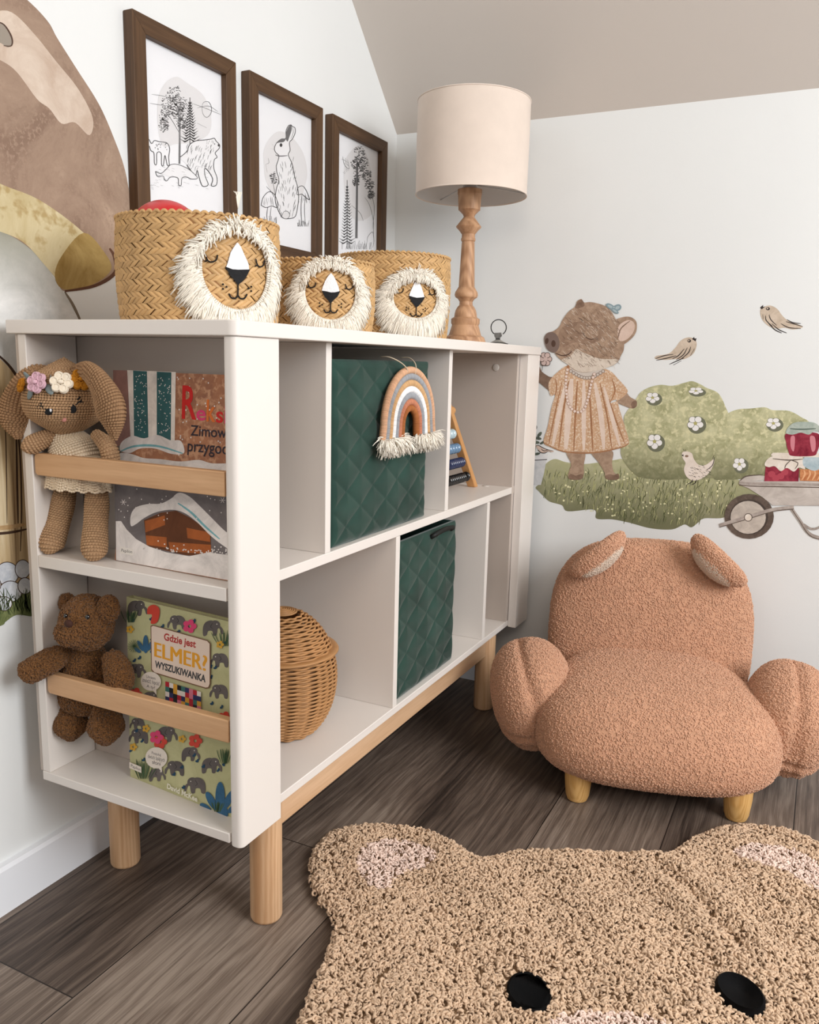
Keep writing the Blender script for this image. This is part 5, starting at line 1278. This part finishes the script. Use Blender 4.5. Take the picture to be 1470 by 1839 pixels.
A.stroke([(1330, 1140), (1372, 1200), (1420, 1268), (1480, 1292), (1560, 1300)], 15, bar, taper=False); A.stroke([(1330, 1142), (1372, 1205), (1420, 1276), (1480, 1300), (1560, 1308)], 4, tire, taper=False); A.stroke([(1395, 1222), (1430, 1246), (1470, 1240), (1520, 1200)], 12, bar)
A.stroke([(976, 1230), (1110, 1190), (1240, 1152), (1345, 1140)], 18, bar, taper=False); A.stroke([(976, 1239), (1110, 1200), (1240, 1161), (1345, 1148)], 4, tire, taper=False)
A.dot(1118, 1190, 21, 21, tire); A.dot(1118, 1190, 17, 17, cl2)
done(A, 'wall sticker of a grey wheelbarrow loaded with jam jars')
# plant pot and lantern
zp = Z(5.407, 860, 560)
A = farart(.0008, zp)
A.poly([(420, 1430), (655, 1430), (632, 1560), (600, 1680), (455, 1680)], wc('pot_grey', C(196, 198, 200), C(222, 222, 222), 30), False); A.poly([(405, 1385), (668, 1380), (662, 1432), (412, 1436)], wc('pot_rim', C(210, 211, 212), C(230, 230, 230), 30), False)
A.stroke([(410, 1438), (540, 1440), (660, 1434)], 7, blk, taper=False)
lf_ = wc('leaf_dark', C(66, 76, 68), C(112, 118, 104), 60)
for x, y, rx, ry, r_ in ((588, 1190, 30, 15, -.9), (575, 1228, 32, 14, .2), (520, 1180, 30, 15, .8), (560, 1268, 28, 14, .1), (612, 1272, 24, 12, -.5), (560, 1380, 34, 13, -.2), (500, 1300, 34, 14, .5), (600, 1350, 30, 12, .3), (552, 1120, 12, 22, 0), (480, 1240, 30, 14, .2)): A.dot(x, y, rx, ry, lf_, r_)
A.stroke([(545, 1390), (552, 1250), (552, 1120)], 5, lf_)
A.poly([(550, 1300), (580, 1295), (610, 1310), (650, 1330), (720, 1350), (715, 1362), (660, 1358), (630, 1372), (600, 1365), (575, 1340)], pnk)
strk(A, [[(550, 1305), (575, 1296), (610, 1315), (655, 1335), (720, 1350)], [(575, 1340), (600, 1366), (640, 1370), (670, 1352)], [(600, 1330), (630, 1350), (660, 1345)], [(655, 1340), (700, 1362)]], 8)
done(A, 'wall sticker of a potted plant with a bird, half hidden beside the bookcase')
A = farart(.0004, zp)
gy_, gyd, gyl = wc('lantern_grey', C(96, 96, 94), C(140, 138, 134), 60), ink('lantern_dark', 56, 56, 56), wc('lantern_light', C(150, 148, 142), C(180, 176, 168), 40)
ring = [(190+74*math.cos(a_), 152+76*math.sin(a_)) for a_ in np.linspace(PI*.68, PI*2.32, 22)]
A.stroke(ring, 9, gyd, taper=False)
A.poly([(150, 205), (215, 202), (222, 235), (195, 262), (165, 262), (148, 235)], gy_, False); A.poly([(160, 258), (205, 258), (205, 275), (160, 275)], gyd, False)
A.poly([(103, 300), (165, 270), (200, 270), (282, 314), (282, 332), (103, 332)], gyl, False); A.stroke([(103, 302), (150, 300), (210, 298), (282, 314)], 8, gyd, taper=False)
A.poly([(120, 332), (265, 332), (255, 600), (130, 600)], wc('lantern_glass', C(200, 200, 192), C(222, 220, 210), 20), False)
for x in (125, 190, 258): A.stroke([(x, 332), (x, 600)], 8, gyd, smooth=False, taper=False)
A.poly([(110, 600), (276, 600), (276, 640), (110, 640)], gy_, False)
done(A, 'wall sticker of a small lantern, only its ring and cap above the bookcase')

# ---------------------------------------------------------------- mural on the left wall
def leftart(base=.0004): return Art((0, 0, 0), (1, 0, 0), None, base=base)
A = leftart()
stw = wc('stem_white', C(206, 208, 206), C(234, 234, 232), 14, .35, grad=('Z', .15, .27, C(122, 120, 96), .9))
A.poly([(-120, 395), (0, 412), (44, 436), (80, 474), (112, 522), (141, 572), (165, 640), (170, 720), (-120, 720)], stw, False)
A.stroke([(116, 524), (132, 550), (150, 590)], 5, ink('stem_line', 120, 108, 92))
s1 = A.build('wall_sticker'); prop(s1, 'wall sticker of a pale mushroom stem under the giant brown cap', 'wall sticker', 'painted wall stickers')
A = leftart(.0006)
capm = wc('cap_brown', C(136, 112, 96), C(176, 152, 132), 6, .6, mott=(150, C(158, 134, 116)))
A.poly([(-120, -120), (-40, -70), (44, -4), (85, 38), (102, 68), (136, 122), (177, 187), (204, 248), (224, 306), (235, 374), (234, 430), (224, 475), (207, 493), (170, 514), (116, 523), (100, 500), (60, 452), (0, 414), (-120, 372)], capm)
A.poly([(-120, 268), (-50, 300), (0, 330), (68, 358), (136, 406), (184, 454), (197, 484), (165, 510), (116, 519), (100, 500), (78, 474), (44, 437), (0, 416), (-120, 380)], wc('cap_gills', C(192, 176, 134), C(214, 202, 166), 9, .5, mott=(30, C(176, 154, 108))))
A.poly([(-90, 10), (-20, 20), (20, 22), (60, 60), (100, 110), (140, 160), (166, 212), (160, 243), (134, 220), (110, 222), (88, 195), (66, 178), (30, 130), (0, 108), (-60, 80)], wc('cap_highlight', C(190, 168, 150), C(214, 198, 182), 12, .5))
A.poly([(150, 418), (186, 452), (199, 484), (166, 511), (116, 520), (98, 497), (110, 460)], wc('cap_gill_shade', C(140, 112, 60), C(178, 152, 96), 12, .5))
A.poly([(-12, 38), (4, 42), (16, 58), (22, 76), (14, 85), (2, 78), (-12, 70)], ink('cap_spot', 150, 140, 128)); A.stroke([(-12, 38), (6, 44), (20, 66), (20, 82), (6, 82)], 3, ink('cap_line', 78, 56, 44))
A.stroke([(116, 523), (170, 513), (206, 490), (205, 462), (196, 446)], 7, ink('cap_edge', 96, 62, 44))
s2 = A.build('wall_sticker'); prop(s2, 'wall sticker of a giant brown mushroom cap with yellow underside', 'wall sticker', 'painted wall stickers')
A = leftart(.0009)
def plank_m():
    m, nt, b = newmat('painted_planks'); v = coord(nt, scale=(1, 55, 3)); n = noise(nt, v, 1, 5, .6, .8)
    o = ramp(nt, n, [(.3, C(122, 92, 60)), (.5, C(196, 170, 128)), (.66, C(222, 204, 168))]); nt.links.new(o, b.inputs['Base Color']); b.inputs['Roughness'].default_value = .8; return m
A.poly([(-120, 600), (-30, 625), (0, 645), (30, 680), (50, 730), (66, 800), (72, 900), (70, 1010), (60, 1050), (-120, 1060)], plank_m())
bk2 = ink('bark_line', 70, 50, 38)
for l, w_ in (([(-10, 632), (20, 662), (42, 705), (56, 780), (62, 900), (60, 1000)], 6), ([(22, 700), (34, 800), (38, 900), (36, 990)], 3), ([(6, 700), (10, 800), (12, 940)], 2), ([(28, 760), (30, 860), (32, 940)], 4), ([(-120, 962), (0, 958), (48, 950)], 5)): A.stroke(l, w_, bk2)
A.stroke([(-120, 952), (0, 948), (46, 941)], 8, wc('rope_tan', C(176, 140, 96), C(206, 176, 132), 40))
A.poly([(-120, 1080), (-30, 1062), (0, 1050), (40, 1045), (66, 1040), (66, 1102), (30, 1104), (10, 1116), (0, 1124), (-60, 1140), (-120, 1140)], wc('tuft_green', C(78, 92, 52), C(128, 136, 88), 40))
stn = wc('stone_white', C(184, 190, 198), C(226, 228, 230), 24)
for x, y, rx, ry in ((12, 1030, 20, 20), (40, 1022, 13, 16), (18, 1062, 20, 18), (44, 1052, 12, 14), (-20, 1050, 20, 18), (-14, 1080, 18, 14), (6, 1084, 14, 12)): A.dot(x, y, rx+1.5, ry+1.5, bk2); A.dot(x, y, rx, ry, stn)
for q in range(70): x = random.uniform(-60, 62); A.stroke([(x, 1106-random.uniform(0, 12)), (x+random.gauss(0, 3), 1085), (x+random.gauss(0, 6), 1062+random.uniform(-8, 10))], 1.6, ink('tuft_blade', 74, 86, 50), up=False)
s3 = A.build('wall_sticker'); prop(s3, 'wall sticker of a plank-barked trunk with stones and grass at its foot', 'wall sticker', 'painted wall stickers')
